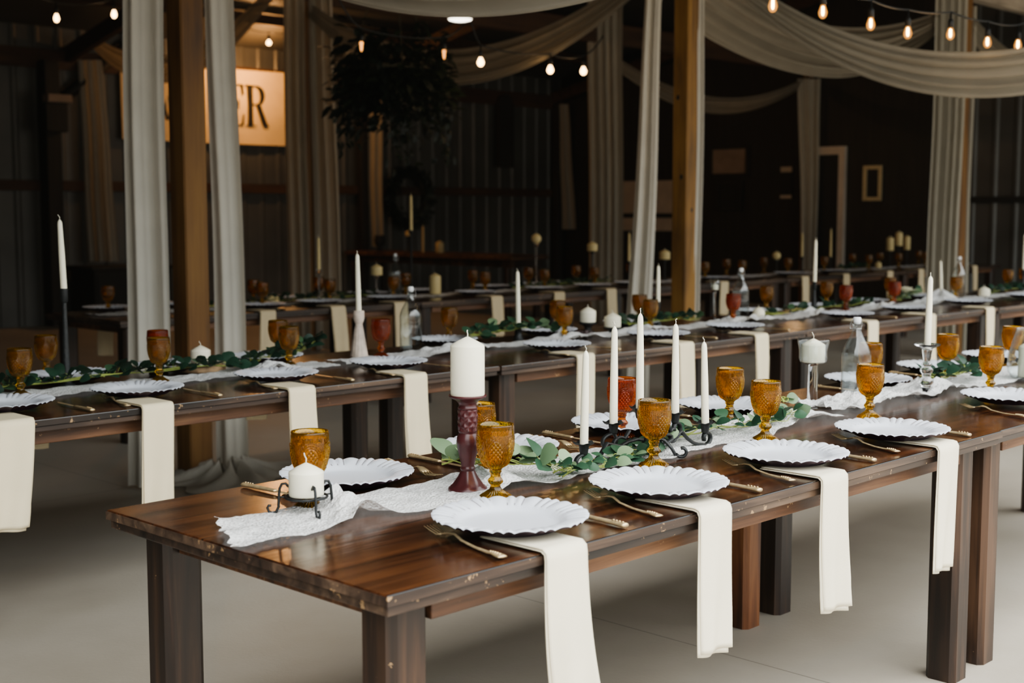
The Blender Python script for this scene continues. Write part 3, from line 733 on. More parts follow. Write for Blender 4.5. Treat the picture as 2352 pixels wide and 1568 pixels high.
# ------------------------------------------------------------------ plates
NS = 192
def lobes(th):
    t_ = (th * 12 / (2 * PI)) % 1.0
    a, b_ = ((0, .5) if t_ < .5 else (.5, .75) if t_ < .75 else (.75, 1.0))
    return math.sin(PI * (t_ - a) / (b_ - a))
def plate_mesh():
    top = [(0, .0070), (.05, .0070), (.092, .0070), (.100, .0080), (.106, .0112), (.112, .0160), (.118, .0195), (.126, .0222), (.137, .0248), (.147, .0266), (.156, .0276), (.162, .0273), (.165, .0255)]
    def dt(k_, a, r, z):
        g = sm01(.108, .135, r); l = lobes(a)
        return r * (1 + (0.010 * (l - .6)) * sm01(.13, .165, r)), z + g * .0046 * (l - .5)
    mb = MB(); mb.lathe(list(reversed(top)), NS, lambda k_, a, r, z: dt(k_, a, r, z))
    return mb.mesh('plate_face', M['plate'])
def plate_under():
    und = [(.1652, .0250), (.155, .0215), (.135, .0160), (.115, .008), (.108, .002), (.100, 0.0), (0, 0.0)]
    def dt(k_, a, r, z):
        l = lobes(a); g = sm01(.108, .135, r)
        return r * (1 + (0.010 * (l - .6)) * sm01(.13, .165, r)), z + g * .0046 * (l - .5)
    return MB().lathe(list(reversed(und)), NS, dt).mesh('plate_underside', M['plateback'])
def flip(me):
    me.flip_normals(); return me
pf, pu = plate_mesh(), plate_under()
def plate(x, y, z, label, group, rz):
    t = thing('charger_plate', label, 'plate', (x, y, z), rz, group)
    a = bpy.data.objects.new('plate_face', pf); COL.objects.link(a); a.parent = t
    b_ = bpy.data.objects.new('underside', pu); COL.objects.link(b_); b_.parent = t
    return t

ORD = ['first', 'second', 'third', 'fourth', 'fifth', 'sixth', 'seventh', 'eighth', 'ninth', 'tenth', 'eleventh', 'twelfth', 'thirteenth', 'fourteenth', 'fifteenth', 'sixteenth']

# ------------------------------------------------------------------ napkins
def napkin(x, yedge, drop, label, group, seed, twist=0.0, wd=0.118, side=-1, z=TOP, layers=True):
    """folded strip: lies on the table under the plate, bends over the edge and hangs; side -1 hangs towards -y"""
    r_ = random.Random(seed); w2 = wd / 2
    lean = r_.uniform(-.02, .02); ph = r_.uniform(0, 6)
    inn = 0.17; bend = 0.012
    def path(s):     # s in metres from the inner end -> (distance outwards from edge, height)
        if s < inn: return (-(inn - s), 0.0045)
        q = s - inn; arc = bend * PI / 2
        if q < arc:
            a = q / bend; return (bend * math.sin(a), 0.0045 - bend * (1 - math.cos(a)))
        return (bend, 0.0045 - bend - (q - arc))
    tot = inn + bend * PI / 2 + drop
    def layer(dx, dd, w, extra, thick):
        def fn(u, v):
            s = v * tot; o_, h = path(s); hang = max(0.0, (s - inn) / drop)
            q = (u - .5) * w
            wav = 0.007 * math.sin(2.4 * PI * u + ph + 2 * hang) * hang
            return (q * (1 - .03 * hang) + dx * (0.3 + hang) + lean * hang + twist * hang * hang * .022, side * (o_ + dd + wav + .012 * hang * twist * (u - .5) + .010 * hang),
                    h + 0.001 + (dd + .001 if s < inn else (dd + .001) * max(0, 1 - (s - inn) / .02)) - (extra * hang * (1 + .6 * (u - .5)) if hang > .9 else 0))
        return fn
    mb = MB()
    mb.grid(layer(0, .0035, wd, .012, 0), 14, 44)
    if layers:
        mb.grid(layer(-.006, -.001, wd * .97, .02, 0), 10, 44)
    o = mb.build('folded_napkin', M['napkinwarmlit'] if yedge > 5 else M['napkinmidlit'] if yedge > 1 else M['napkin'], None, (x, yedge, z), solid=0.0028)
    return tag(o, label, 'napkin', group)

# ------------------------------------------------------------------ cutlery
def fork_mesh():
    """0 = handle end, length .285 along +y"""
    Ln = .285; mb = MB()
    def zc(y): return .0045 + .012 * math.exp(-((y - .185) / .03) ** 2) + .004 * math.exp(-((y - .02) / .03) ** 2) + .008 * sm01(.235, .285, y)
    st = [(0, .0105), (.006, .0125), (.02, .0115), (.03, .0088), (.045, .0092), (.06, .0066), (.10, .005), (.15, .0042), (.175, .0048), (.19, .010), (.205, .0135), (.218, .0142)]
    vs = []; fs = []
    for y, w in st:
        for dx, dz in ((-w, 0), (-w * .5, .0020), (0, .0026), (w * .5, .0020), (w, 0), (0, -.0016)): vs.append((dx, y, zc(y) + dz))
    n = 6
    for i in range(len(st) - 1):
        for k_ in range(n):
            j_ = (k_ + 1) % n; fs.append((i * n + k_, i * n + j_, (i + 1) * n + j_, (i + 1) * n + k_))
    fs.append(tuple(range(n - 1, -1, -1))); e = (len(st) - 1) * n; fs.append(tuple(e + k_ for k_ in range(n)))
    mb.add(vs, fs)
    for c in (-.0112, -.0037, .0037, .0112):
        mb.tube([(c, .214, zc(.214) + .0005), (c, .235, zc(.235)), (c * .98, .26, zc(.26)), (c * .96, .285, zc(.285))], lambda q: .0021 * (1 - .55 * q), 6)
    # beaded ornament near the handle end
    for i in range(5): mb.lathe([(0, .0028), (.003, .0015), (.0032, 0), (0, -.001)], 8, None, (0, .012 + .008 * i, zc(.012 + .008 * i) + .002))
    return mb.mesh('fork', M['gold'])
fork_me = fork_mesh()
def knife_parts():
    h = MB(); st = [(0, .0085, .006), (.006, .0105, .007), (.02, .010, .0068), (.035, .0082, .006), (.05, .0085, .006), (.09, .0078, .0055), (.118, .0072, .005), (.125, .006, .0045)]
    vs = []; fs = []; n = 8
    for y, w, t_ in st:
        for k_ in range(n):
            q = 2 * PI * k_ / n; vs.append((w * math.cos(q), y, .0065 + t_ * .8 * math.sin(q)))
    for i in range(len(st) - 1):
        for k_ in range(n): fs.append((i * n + k_, i * n + (k_ + 1) % n, (i + 1) * n + (k_ + 1) % n, (i + 1) * n + k_))
    fs.append(tuple(range(n - 1, -1, -1))); e = (len(st) - 1) * n; fs.append(tuple(e + k_ for k_ in range(n)))
    h.add(vs, fs)
    for i in range(4): h.lathe([(0, .0026), (.0034, .001), (0, -.001)], 8, None, (0, .010 + .009 * i, .0118))
    b_ = MB(); out = [(.124, -.005, .005), (.15, -.0065, .0075), (.20, -.0065, .0095), (.235, -.006, .0098), (.25, -.003, .0075), (.258, .001, .003)]
    vs = []; fs = []
    for y, a, c in out: vs += [(a, y, .0066), (a * .4 + c * .6, y, .0078), (c, y, .0062), (a * .5 + c * .5, y, .0054)]
    for i in range(len(out) - 1):
        for k_ in range(4): fs.append((i * 4 + k_, i * 4 + (k_ + 1) % 4, (i + 1) * 4 + (k_ + 1) % 4, (i + 1) * 4 + k_))
    fs.append((3, 2, 1, 0)); e = (len(out) - 1) * 4; fs.append((e, e + 1, e + 2, e + 3))
    b_.add(vs, fs, False)
    return h.mesh('knife_handle', M['gold']), b_.mesh('knife_blade', M['gold'])
kh_me, kb_me = knife_parts()
def fork(x0, y0, x1, y1, label, group, z=TOP):
    """from handle end to tines"""
    o = bpy.data.objects.new('fork', fork_me); COL.objects.link(o); o.location = (x0, y0, z + .0005)
    o.rotation_euler = (0, 0, math.atan2(y1 - y0, x1 - x0) - PI / 2); return tag(o, label, 'fork', group)
def knife(x0, y0, x1, y1, label, group, z=TOP):
    t = thing('table_knife', label, 'knife', (x0, y0, z + .0005), math.atan2(y1 - y0, x1 - x0) - PI / 2, group)
    for nm, me in (('handle', kh_me), ('blade', kb_me)):
        o = bpy.data.objects.new(nm, me); COL.objects.link(o); o.parent = t
    return t

# ------------------------------------------------------------------ goblets
def goblet_mesh(nseg, fine, mt):
    H = .176
    outer = [(.0, .004), (.030, .0035), (.0375, .0), (.040, .0015), (.0395, .0045), (.034, .0085), (.024, .0145), (.015, .022), (.0115, .029), (.0120, .033), (.0165, .0375), (.0182, .0415), (.0165, .0455), (.0125, .050), (.0115, .056), (.0125, .0605), (.0150, .064), (.0135, .067), (.0165, .071)]
    bowl = [(.0165, .071), (.0245, .0775), (.0315, .087), (.0370, .0985), (.0408, .112), (.0430, .126), (.0440, .140), (.0440, .152), (.0432, .164), (.0425, .172), (.0422, .1755)]
    def rs(pts, step):
        o_ = [pts[0]]
        for a, b_ in zip(pts, pts[1:]):
            n_ = max(1, int(math.hypot(b_[0] - a[0], b_[1] - a[1]) / step))
            for i in range(1, n_ + 1): o_.append((a[0] + (b_[0] - a[0]) * i / n_, a[1] + (b_[1] - a[1]) * i / n_))
        return o_
    bowl = rs(bowl, .0018 if fine else .009); foot = outer[:-1] if not fine else rs(outer[:-1], .003)
    inner = [(.0400, .1755), (.0402, .16), (.0405, .14), (.0385, .122), (.0345, .104), (.0285, .090), (.0200, .081), (.010, .0775), (0, .0765)]
    nf = len(foot); nb = len(bowl)
    prof = foot + bowl + inner
    def disp(k_, a, r, z):
        if k_ < nf:
            if .012 < r and z < .02 and r < .0398: return r, z + .0011 * math.cos(26 * a) * sm01(.012, .022, r)
            if .033 < z < .05: return r * (1 + .05 * math.cos(8 * a)), z
            return r, z
        if k_ < nf + nb:
            d = 0
            P = 5; ph = ((a * P / (2 * PI)) % 1.0 - .5) * 2 * PI / P * r      # metres from the panel centre
            if z < .092:
                d = .0020 * math.cos(24 * a) * sm01(.072, .08, z)
            zz = z - .118; ex, ez = .0185, .0245
            rho = math.hypot(ph / ex, (zz / ez) if zz > 0 else zz / .036)
            if .078 < z < .163:
                if rho < .84:
                    kx = 2 * PI / .0092
                    d += .0021 * max(math.cos(kx * (ph + zz * .8)), math.cos(kx * (ph - zz * .8))) - .0002
                elif rho < 1.36 and z > .098:
                    d += .0015 * math.cos((rho - .84) / .52 * 2 * PI * 2.5)
                elif z < .15:
                    d += .0013 * math.cos(60 * a)
            elif z >= .163 and z < .17: d += .0003 * math.cos(30 * a)
            RELIEF[0] = max(0, min(1, .45 + d / .0042))
            return r + d, z
        return r, z
    def disp2(k_, a, r, z):
        RELIEF[0] = .5
        if k_ < nf and .012 < r and z < .02: RELIEF[0] = .5 + .5 * math.cos(26 * a) * sm01(.012, .022, r)
        return disp(k_, a, r, z)
    mb = MB(); rec = []
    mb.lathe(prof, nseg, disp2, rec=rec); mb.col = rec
    return mb.mesh('goblet', mt)
GM = {('amber', 1): goblet_mesh(168, True, M['amber']), ('red', 1): goblet_mesh(168, True, M['red']), ('amber', 0): goblet_mesh(48, False, M['amber']), ('red', 0): goblet_mesh(48, False, M['red'])}
def goblet(x, y, tone, label, group, fine=1, z=TOP, rz=0):
    o = bpy.data.objects.new('goblet', GM[(tone, fine)]); COL.objects.link(o); o.location = (x, y, z + .001); o.rotation_euler = (0, 0, rz)
    return tag(o, label, 'goblet', group)

# ------------------------------------------------------------------ candles
def candle(name, x, y, z, r, h, label, group=None, kind='pillar', tilt=(0, 0), wickh=.014, seed=0):
    t = thing(name, label, 'candle', (x, y, z), 0, group)
    t.rotation_euler = (tilt[0], tilt[1], 0)
    rr = random.Random(seed)
    if kind == 'pillar':
        p = [(0, 0), (r * .97, 0), (r, .003), (r, h * .5), (r, h - .022 * r / .039), (r * .985, h - .0195 * r / .039), (r * .55, h - .009 * r / .039), (r * .08, h), (0, h)]
        n = 40
    elif kind == 'ball':
        p = [(0, 0)] + [(r * math.sin(PI * (i / 14)) if i > 1 else r * .4, r * (1 - math.cos(PI * i / 14))) for i in range(1, 14)] + [(0, 2 * r)]; n = 32; h = 2 * r
    else:
        p = [(0, 0), (r, 0), (r, .002), (r * .93, h * .5), (r * .72, h * .93), (r * .62, h * .96), (r * .32, h * .985), (0, h)]; n = 20
    MB().lathe(p, n).build('wax', M['candlewarmlit'] if y > 5 else M['candle'], t)
    a = rr.uniform(-1, 1)
    MB().tube([(0, 0, h - .003), (.001, 0, h + wickh * .4), (.004 * a, .002, h + wickh * .75), (.008 * a, .004 * rr.uniform(-1, 1), h + wickh)], .0013 if kind != 'pillar' else .0015, 6).build('wick', M['wick'], t)
    return t
# ------------------------------------------------------------------ holders, bottles
def wire_holder(x, y, label):
    t = thing('wire_candle_holder', label, 'candle holder', (x, y, TOP + .006), math.radians(44.24) - PI / 2)
    mb = MB(); mb.tube([(.046 * math.cos(2 * PI * i / 36), .046 * math.sin(2 * PI * i / 36), .036) for i in range(37)], .0028, 6)
    for q in (0.0, PI / 2): mb.tube([(-.046 * math.cos(q), -.046 * math.sin(q), .033), (.046 * math.cos(q), .046 * math.sin(q), .033)], .002, 6)
    mb.build('ring', M['iron'], t)
    for a in (math.radians(185), math.radians(-62), math.radians(32)):
        c, s = math.cos(a), math.sin(a)
        pr = [(.038, .058), (.045, .066), (.053, .065), (.058, .055), (.060, .036), (.061, .014), (.066, .003), (.074, 0.0), (.082, .004), (.085, .012), (.082, .018), (.077, .017)]
        MB().tube([(c * r, s * r, z) for r, z in pr] , .0031, 7).tube([(c * .045, s * .045, .036), (c * .060, s * .060, .036)], .002, 6).build('leg', M['iron'], t)
    return t
wire_holder(.28, .60, 'small black wire scroll candle holder at the nearest table end')
candle('pillar_candle', .28, .60, TOP + .0452, .0385, .072, 'short white pillar candle on the black wire holder at nearest table end', seed=3, wickh=.022)

def burgundy(x, y):
    t = thing('wooden_candlestick', 'carved burgundy wooden candlestick on the nearest table', 'candlestick', (x, y, TOP + .002))
    MB().lathe([(0, 0), (.046, 0), (.0475, .003), (.0465, .009), (.042, .012), (.0405, .014), (.036, .017), (.024, .034), (.0165, .050)], 36,
               lambda k_, a, r, z: (r * (1 + (.035 * math.cos(8 * a) if .013 < z < .049 else 0)), z)).build('base', M['maroon'], t)
    MB().lathe([(.0165, .050), (.0175, .053), (.0185, .055), (.0165, .058), (.0155, .062), (.0185, .075), (.0235, .095), (.0265, .112), (.0272, .120), (.0260, .130), (.0215, .139), (.0205, .141), (.0228, .144), (.0225, .147)], 36).build('body', M['maroon'], t)
    pr = [(.0222, .147 + i * .0009) for i in range(57)]
    def carve(k_, a, r, z):
        kx = 2 * PI / .021; s = a * r
        w = 2 * PI * r / round(2 * PI * r / .021); kx = 2 * PI / w
        d = max(math.cos(kx * s + 260 * z), math.cos(kx * s - 260 * z))
        return r + .0012 * (1 - d), z
    MB().lathe(pr, 120, carve).build('carved_neck', M['maroon'], t)
    MB().lathe([(.0222, .198), (.0235, .200), (.0222, .203), (.0205, .206), (.0215, .211), (.028, .2185), (.040, .2245), (.0445, .2265), (.0455, .230), (.0440, .232), (.041, .2295), (0, .2285)], 40).build('candle_cup', M['maroon'], t)
    return t
burgundy(.70, .525)
candle('pillar_candle', .70, .525, TOP + .2315, .0405, .140, 'tall white pillar candle on the burgundy candlestick', seed=5, wickh=.016)

# candelabra with five cups
CUPS = [(1.091, .50, .840), (1.233, .52, .875), (1.350, .525, .903), (1.478, .502, .878), (1.606, .492, .836)]
hub = Vector((1.355, .475, TOP + .03))
cd = thing('candelabra', 'black wrought iron scroll candelabra holding five white tapers', 'candelabra', (1.355, .475, TOP + .004))
O = Vector((1.355, .475, TOP + .004))
def spiral(c, r0, r1, a0, a1, ax, n_=16):
    ax = Vector(ax).normalized(); return [Vector(c) + ax * ((r0 + (r1 - r0) * i / n_) * math.cos(a0 + (a1 - a0) * i / n_)) + Vector((0, 0, (r0 + (r1 - r0) * i / n_) * math.sin(a0 + (a1 - a0) * i / n_))) for i in range(n_ + 1)]
for i, c in enumerate(CUPS):
    c = Vector(c) - O
    cup = MB(); cup.lathe([(0, -.026), (.0095, -.026), (.0105, -.023), (.0135, -.002), (.0145, .0), (.0125, .001), (.0115, -.004), (0, -.004)], 20, None, tuple(c))
    cu = cup.build('candle_cup', M['iron'], cd)
    pan = MB(); pan.lathe([(.012, .0), (.020, .001), (.027, .004), (.0285, .0055), (.027, .0052), (.019, .0025), (.012, .0015)], 36,
                          lambda k_, a, r, z: (r * (1 + .06 * math.cos(6 * a)), z + (.0022 * math.cos(6 * a) if r > .018 else 0)), (c.x, c.y, c.z))
    pan.build('drip_pan', M['iron'], cu)
    if i == 2:
        MB().tube([c + Vector((0, 0, -.034)), c + Vector((0, -.01, -.06)), Vector((0, 0, .03))], .005, 8, 1.6).build('arm', M['iron'], cd); continue
    sgn = -1 if i < 2 else 1
    d = (Vector((0, 0, .02)) - c); dx = Vector((d.x, d.y, 0)).normalized()
    r = .0175 if i in (0, 4) else .021
    cen = c + Vector((0, 0, -.026 - r)) - dx * 0.002
    tail_ = [cen + Vector((dx.x * .4 * r, dx.y * .4 * r, -.25 * r)), cen + Vector((dx.x * .55 * r, dx.y * .55 * r, .35 * r)), cen + Vector((dx.x * .2 * r, dx.y * .2 * r, .95 * r))]
    pts = tail_ + [cen + Vector((-dx.x * 1.5 * r * math.sin(q), -dx.y * 1.5 * r * math.sin(q), r * math.cos(q))) for q in [PI * .08 + PI * 1.1 * k_ / 12 for k_ in range(13)]]
    end = Vector((0, 0, .035 if i in (1, 3) else .018)); a_ = pts[-1]
    if i in (0, 4):
        up_ = Vector(CUPS[1 if i == 0 else 3]) - O; up_ = Vector((up_.x * 1.22, up_.y, .050))
        for q in (.2, .45, .7, 1.0): pts.append(a_.lerp(up_, q) + Vector((0, 0, -.012 * math.sin(PI * q))))
        a_ = up_
    else:
        ce = Vector(CUPS[i]) - O; ax_ = dx * -1
        MB().tube([ce * .62 + Vector((0, 0, .018))] + spiral(Vector((ce.x * .86, ce.y * .86, .040)), .024, .010, PI * .75, -PI * 1.1, ax_, 16), .0046, 8, 1.7).build('scroll', M['iron'], cd)
    for q in (.25, .5, .75, 1.0):
        p = a_.lerp(end, q); p.z += .018 * math.sin(PI * q) * (1 if i in (1, 3) else -.2); pts.append(p)
    MB().tube(pts, .0046, 8, 1.7, up=(0, 0, 1)).build('arm', M['iron'], cd)
for k_, a in enumerate((-.9, .5, 2.2, 3.7)):
    ax = Vector((math.cos(a), math.sin(a), 0)); pts = [Vector((0, 0, .050)), ax * .025 + Vector((0, 0, .046)), ax * .045 + Vector((0, 0, .024)), ax * .055 + Vector((0, 0, .006))]
    pts += spiral(ax * .072 + Vector((0, 0, .016)), .0165, .009, PI * 1.15, PI * 2.6, ax, 12)
    MB().tube(pts, .0046, 8, 1.7).build('leg', M['iron'], cd)
for a, rr, zc_ in ((.35, .028, .055), (3.4, .028, .052)):
    ax = Vector((math.cos(a), math.sin(a), 0))
    MB().tube([Vector((0, 0, .02))] + spiral(ax * .035 + Vector((0, 0, zc_)), rr, .010, -PI * .6, PI * 1.35, ax, 18), .0046, 8, 1.7).build('scroll', M['iron'], cd)
MB().lathe([(0, .012), (.010, .014), (.013, .025), (.013, .045), (.009, .056), (0, .058)], 18).build('hub', M['iron'], cd)
tl = [(0.012, .012), (0, .006), (0, -.005), (-.006, .0), (-.012, -.03)]
hh = [.244, .262, .262, .252, .236]
nm = ['leftmost, lowest slightly leaning white taper on the black candelabra', 'second white taper from left on the black candelabra', 'tallest white taper on the black candelabra, behind a goblet', 'second white taper from right on the black candelabra', 'rightmost low white taper on black candelabra, tilted left']
for c, q, h, l in zip(CUPS, tl, hh, nm):
    candle('taper_candle', c[0], c[1], c[2] + .0005, .0112, h, l, 'white tapers on the candelabra', 'taper', q, .012, int(c[0] * 100))

def stem_cup(x, y, label):
    t = thing('glass_candle_holder', label, 'candle holder', (x, y, TOP + .003))
    MB().lathe([(0, 0), (.020, 0), (.0205, .004), (.018, .008), (.0172, .02), (.0172, .145), (.0165, .152), (0, .152)], 28, lambda k_, a, r, z: (r * (1 + .03 * math.sin(5 * a + z * 160)), z)).build('stem', M['clear'], t)
    MB().lathe([(0, .1525), (.030, .1535), (.043, .160), (.0475, .172), (.0475, .20), (.052, .222), (.0545, .236), (.0525, .237), (.0495, .222), (.0445, .20), (.0445, .174), (.040, .164), (.028, .158), (0, .157)], 40).build('cup', M['thin'], t)
    return t
stem_cup(2.43, .649, 'tall clear glass stemmed candle cup at far right of the nearest table')
candle('pillar_candle', 2.43, .649, TOP + .163, .0395, .078, 'white pillar candle sitting in the clear glass stemmed cup', seed=8, wickh=.022)

def bottle(x, y, label, h=.285, r=.052, rz=0, group=None):
    t = thing('swing_top_bottle', label, 'bottle', (x, y, TOP + .004), rz, group)
    s = h / .285
    outer = [(0, .004), (r * .7, .002), (r * .93, 0), (r, .006), (r, .155 * s), (r * .96, .168 * s), (r * .80, .190 * s), (r * .50, .218 * s), (r * .36, .236 * s), (.0155, .248 * s), (.0150, .262 * s), (.0175, .264 * s), (.0175, .270 * s), (.0145, .272 * s)]
    inner = [(.0110, .272 * s), (.0115, .248 * s), (r * .30, .236 * s), (r * .44, .218 * s), (r * .74, .190 * s), (r * .90, .167 * s), (r * .94, .155 * s), (r * .94, .010), (r * .7, .007), (0, .008)]
    MB().lathe(outer + inner, 40).build('body', M['bottle'], t)
    MB().lathe([(0, .266 * s), (.0105, .266 * s), (.0135, .273 * s), (.0140, .286 * s), (.012, .290 * s), (0, .291 * s)], 20).build('stopper', M['porcelain'], t)
    w = MB()
    for sg in (-1, 1):
        w.tube([(.0, sg * .0145, .283 * s), (.006, sg * .019, .275 * s), (.012, sg * .0215, .262 * s), (.016, sg * .020, .250 * s), (.010, sg * .0175, .244 * s), (0, sg * .0165, .250 * s)], .0011, 6)
    w.tube([(.016 * math.cos(q), .016 * math.sin(q), .250 * s) for q in [2 * PI * i / 20 for i in range(21)]], .0011, 6)
    w.tube([(.016, -.020, .250 * s), (.024, 0, .246 * s), (.016, .020, .250 * s)], .0011, 6)
    w.build('wire_clip', M['wire'], t); return t
bottle(2.75, .67, 'clear glass swing-top bottle on the front tables behind an amber goblet', rz=.8)
bottle(2.75, 3.05, 'clear swing-top bottle beside the whitewashed candle holder, middle row', .30, .054, .5)
bottle(5.42, 3.0, 'clear swing-top bottle behind a deep red goblet in the middle row', .31, .052, .5)
bottle(8.36, 3.0, 'clear swing-top bottle at right of the middle row before the drapes', .31, .052, .5)
bottle(5.37, 6.2, 'dim clear bottle standing behind goblets at left of the back row', .33, .05, .5)

def crystal(x, y, label):
    t = thing('crystal_candlestick', label, 'candlestick', (x, y, TOP + .003))
    pr = [(0, 0), (.042, 0), (.0435, .003), (.038, .008), (.022, .013), (.014, .018), (.017, .024)]
    pr += [(.0125 + .0145 * math.sin(PI * i / 10), .026 + .036 * i / 10) for i in range(1, 10)] + [(.013, .063), (.0165, .066), (.0165, .069)]
    pr += [(.0115 + .0125 * math.sin(PI * i / 10), .070 + .030 * i / 10) for i in range(1, 10)] + [(.013, .101), (.020, .105), (.020, .109), (.0125, .113), (.0125, .120), (.016, .140), (.0185, .158), (.0185, .164)]
    MB().lathe(pr + [(0, .164)], 36).build('stem', M['clear'], t)
    MB().lathe([(0, .1645), (.0185, .1645), (.030, .170), (.046, .1775), (.0485, .181), (.047, .182), (.030, .1755), (.016, .172), (.013, .168), (0, .168)], 40, lambda k_, a, r, z: (r * (1 + (.025 * math.cos(8 * a) if r > .04 else 0)), z)).build('dish', M['clear'], t)
    return t
crystal(3.06, .559, 'clear crystal ball candlestick on the second front table')
candle('taper_candle', 3.06, .559, TOP + .172, .0125, .262, 'white taper in the clear crystal candlestick on the front tables', None, 'taper', (0, .035), .01, 9)

t = thing('hurricane_glass', 'clear bell-shaped hurricane glass at the right picture edge', 'candle holder', (3.73, .47, TOP + .005))
MB().lathe([(0, 0), (.05, 0), (.062, .005), (.075, .028), (.079, .055), (.074, .095), (.062, .14), (.050, .18), (.047, .20), (.0455, .20), (.0485, .178), (.060, .14), (.072, .095), (.077, .055), (.073, .030), (.06, .009), (0, .006)], 48).build('bell', M['thin'], t)
candle('pillar_candle', 3.73, .47, TOP + .0125, .036, .138, 'white pillar candle inside the hurricane glass at right edge', seed=12)

def iron_stick(x, y, h, label, r0=.032):
    t = thing('iron_candlestick', label, 'candlestick', (x, y, TOP + .004))
    MB().lathe([(0, 0), (r0, 0), (r0, .006), (r0 * .72, .010), (.021, .016), (.0155, .07), (.0110, h * .55), (.0085, h - .055)], 24).build('stem', M['iron'], t)
    MB().lathe([(.0085, h - .055), (.014, h - .048), (.0145, h - .006), (.0155, h), (.012, h), (.0115, h - .008), (0, h - .008)], 24).build('candle_cup', M['iron'], t)
    return t
iron_stick(.96, 3.0, .372, 'tall black iron candlestick at left of the middle row')
candle('taper_candle', .96, 3.0, TOP + .370, .0125, .268, 'white taper on the tall black candlestick at far left', None, 'taper', (0, -.03), .016, 21)
iron_stick(6.27, 3.0, .200, 'black iron candlestick right of centre in the middle row', .03)
candle('taper_candle', 6.27, 3.0, TOP + .198, .0125, .285, 'white leaning taper on black candlestick right of the golden right post', None, 'taper', (-.02, .05), .01, 22)
iron_stick(4.62, 3.02, .145, 'short black candlestick before the golden right post, among leaves', .03)
candle('taper_candle', 4.62, 3.02, TOP + .143, .0125, .215, 'white taper just left of the golden right post, over two goblets', None, 'taper', (0, 0), .01, 23)
iron_stick(9.54, 3.0, .18, 'black candlestick at right edge of the middle row', .03)
candle('taper_candle', 9.54, 3.0, TOP + .178, .0125, .30, 'white taper cut by the right picture edge, middle row', None, 'taper', (0, 0), .01, 24)
iron_stick(3.49, 3.05, .085, 'short dark candlestick hidden in leaves, middle row centre', .03)
candle('taper_candle', 3.49, 3.05, TOP + .083, .0130, .28, 'white taper rising from green leaves near the middle row centre', None, 'taper', (0, -.02), .01, 25)

sl = MB(); sl.lathe([(0, 0), (.098, 0), (.103, .004), (.102, .018), (.098, .022), (0, .022)], 40, lambda k_, a, r, z: (r * (1 + .03 * math.sin(3 * a + 1) + .012 * math.sin(11 * a)), z))
tag(sl.build('wood_slice', M['slice'], None, (1.59, 3.06, TOP + .004)), 'round wood slice under a short pillar candle, middle row left', 'wood slice')
candle('pillar_candle', 1.59, 3.06, TOP + .027, .041, .083, 'short ivory pillar candle on the wood slice, middle row left', seed=31, wickh=.018)
t = thing('turned_candle_holder', 'whitewashed fluted wooden candle holder in the middle row', 'candle holder', (2.39, 3.0, TOP + .004))
MB().lathe([(0, 0), (.041, 0), (.041, .006), (.036, .03), (.022, .12), (.0165, .150), (.0175, .154)], 48, lambda k_, a, r, z: (r * (1 + (.05 * math.cos(14 * a) if z > .008 else 0)), z)).build('stem', M['whitewash'], t)
MB().lathe([(.0175, .154), (.0225, .165), (.0255, .178), (.0255, .208), (.0245, .212), (.013, .212), (.0125, .204), (0, .204)], 32).build('candle_cup', M['whitewash'], t)
candle('taper_candle', 2.39, 3.0, TOP + .209, .0125, .268, 'white taper in the whitewashed wooden candle holder', None, 'taper', (0, -.02), .012, 33)

def dark_cup(x, y, h, label, r=.045):
    t = thing('dark_candle_cup', label, 'candle holder', (x, y, TOP + .004))
    MB().lathe([(0, 0), (r * .8, 0), (r * .85, .004), (r * .4, h * .3), (r * .45, h * .6), (r, h - .006), (r * 1.02, h), (0, h - .002)], 28).build('base', M['black'], t)
    MB().lathe([(r * 1.0, h - .012), (r * 1.08, h - .008), (r * 1.05, h - .001)], 28).build('rim', M['iron'], t); return t
dark_cup(4.04, 3.05, .060, 'low dark candle cup, middle row centre, left of two')
candle('pillar_candle', 4.04, 3.05, TOP + .063, .044, .083, 'short white pillar candle, left of two beside a goblet, middle row', seed=35)
dark_cup(4.13, 2.95, .034, 'low dark candle cup, middle row centre, right of two')
candle('pillar_candle', 4.13, 2.95, TOP + .037, .046, .078, 'short white pillar candle, right of two beside a goblet, middle row', seed=36)
bd = thing('dark_trinket', 'small cluster of dark shiny beads beside middle row pillar candles', 'ornament', (3.88, 2.96, TOP + .004))
for i in range(9):
    a = i * 2.4; rr = .012 + .008 * i; b_ = MB(); b_.lathe([(0, 0), (.012, .006), (.014, .013), (.010, .022), (0, .026)], 12, None, (rr * math.cos(a), rr * math.sin(a), 0)); b_.build('bead', M['berry'], bd)
t = thing('flute_candle_holder', 'slim clear glass stemmed candle holder, middle row right of post', 'candle holder', (5.12, 2.98, TOP + .004))
MB().lathe([(0, 0), (.035, 0), (.034, .004), (.010, .010), (.007, .03), (.007, .17), (.013, .185), (0, .186)], 24).build('stem', M['clear'], t)
MB().lathe([(0, .1865), (.018, .188), (.026, .21), (.034, .268), (.0325, .268), (.024, .21), (.016, .193), (0, .192)], 28).build('cup', M['thin'], t)
candle('votive_candle', 5.12, 2.98, TOP + .199, .020, .036, 'tiny white candle in the slim clear glass stem holder', seed=38)
candle('ball_candle', 5.41, 2.86, TOP + .008, .038, .076, 'round ivory ball candle on lace, middle row by a clear bottle', None, 'ball', seed=39)
t = thing('lace_candle_knot', 'crumpled cream cloth knot round a leaning taper, middle row right', 'ornament', (7.97, 2.95, TOP + .008))
MB().lathe([(0, 0)] + [(.11 * (1 - (i / 9) ** 1.4) + .012, .075 * (i / 9)) for i in range(10)] + [(0, .076)], 40, lambda k_, a, r, z: (r * (1 + .16 * math.sin(5 * a + 30 * z)), z + .008 * math.sin(3 * a + 1) * (1 if z > .005 else 0))).build('cloth_fold', M['lace'], t)
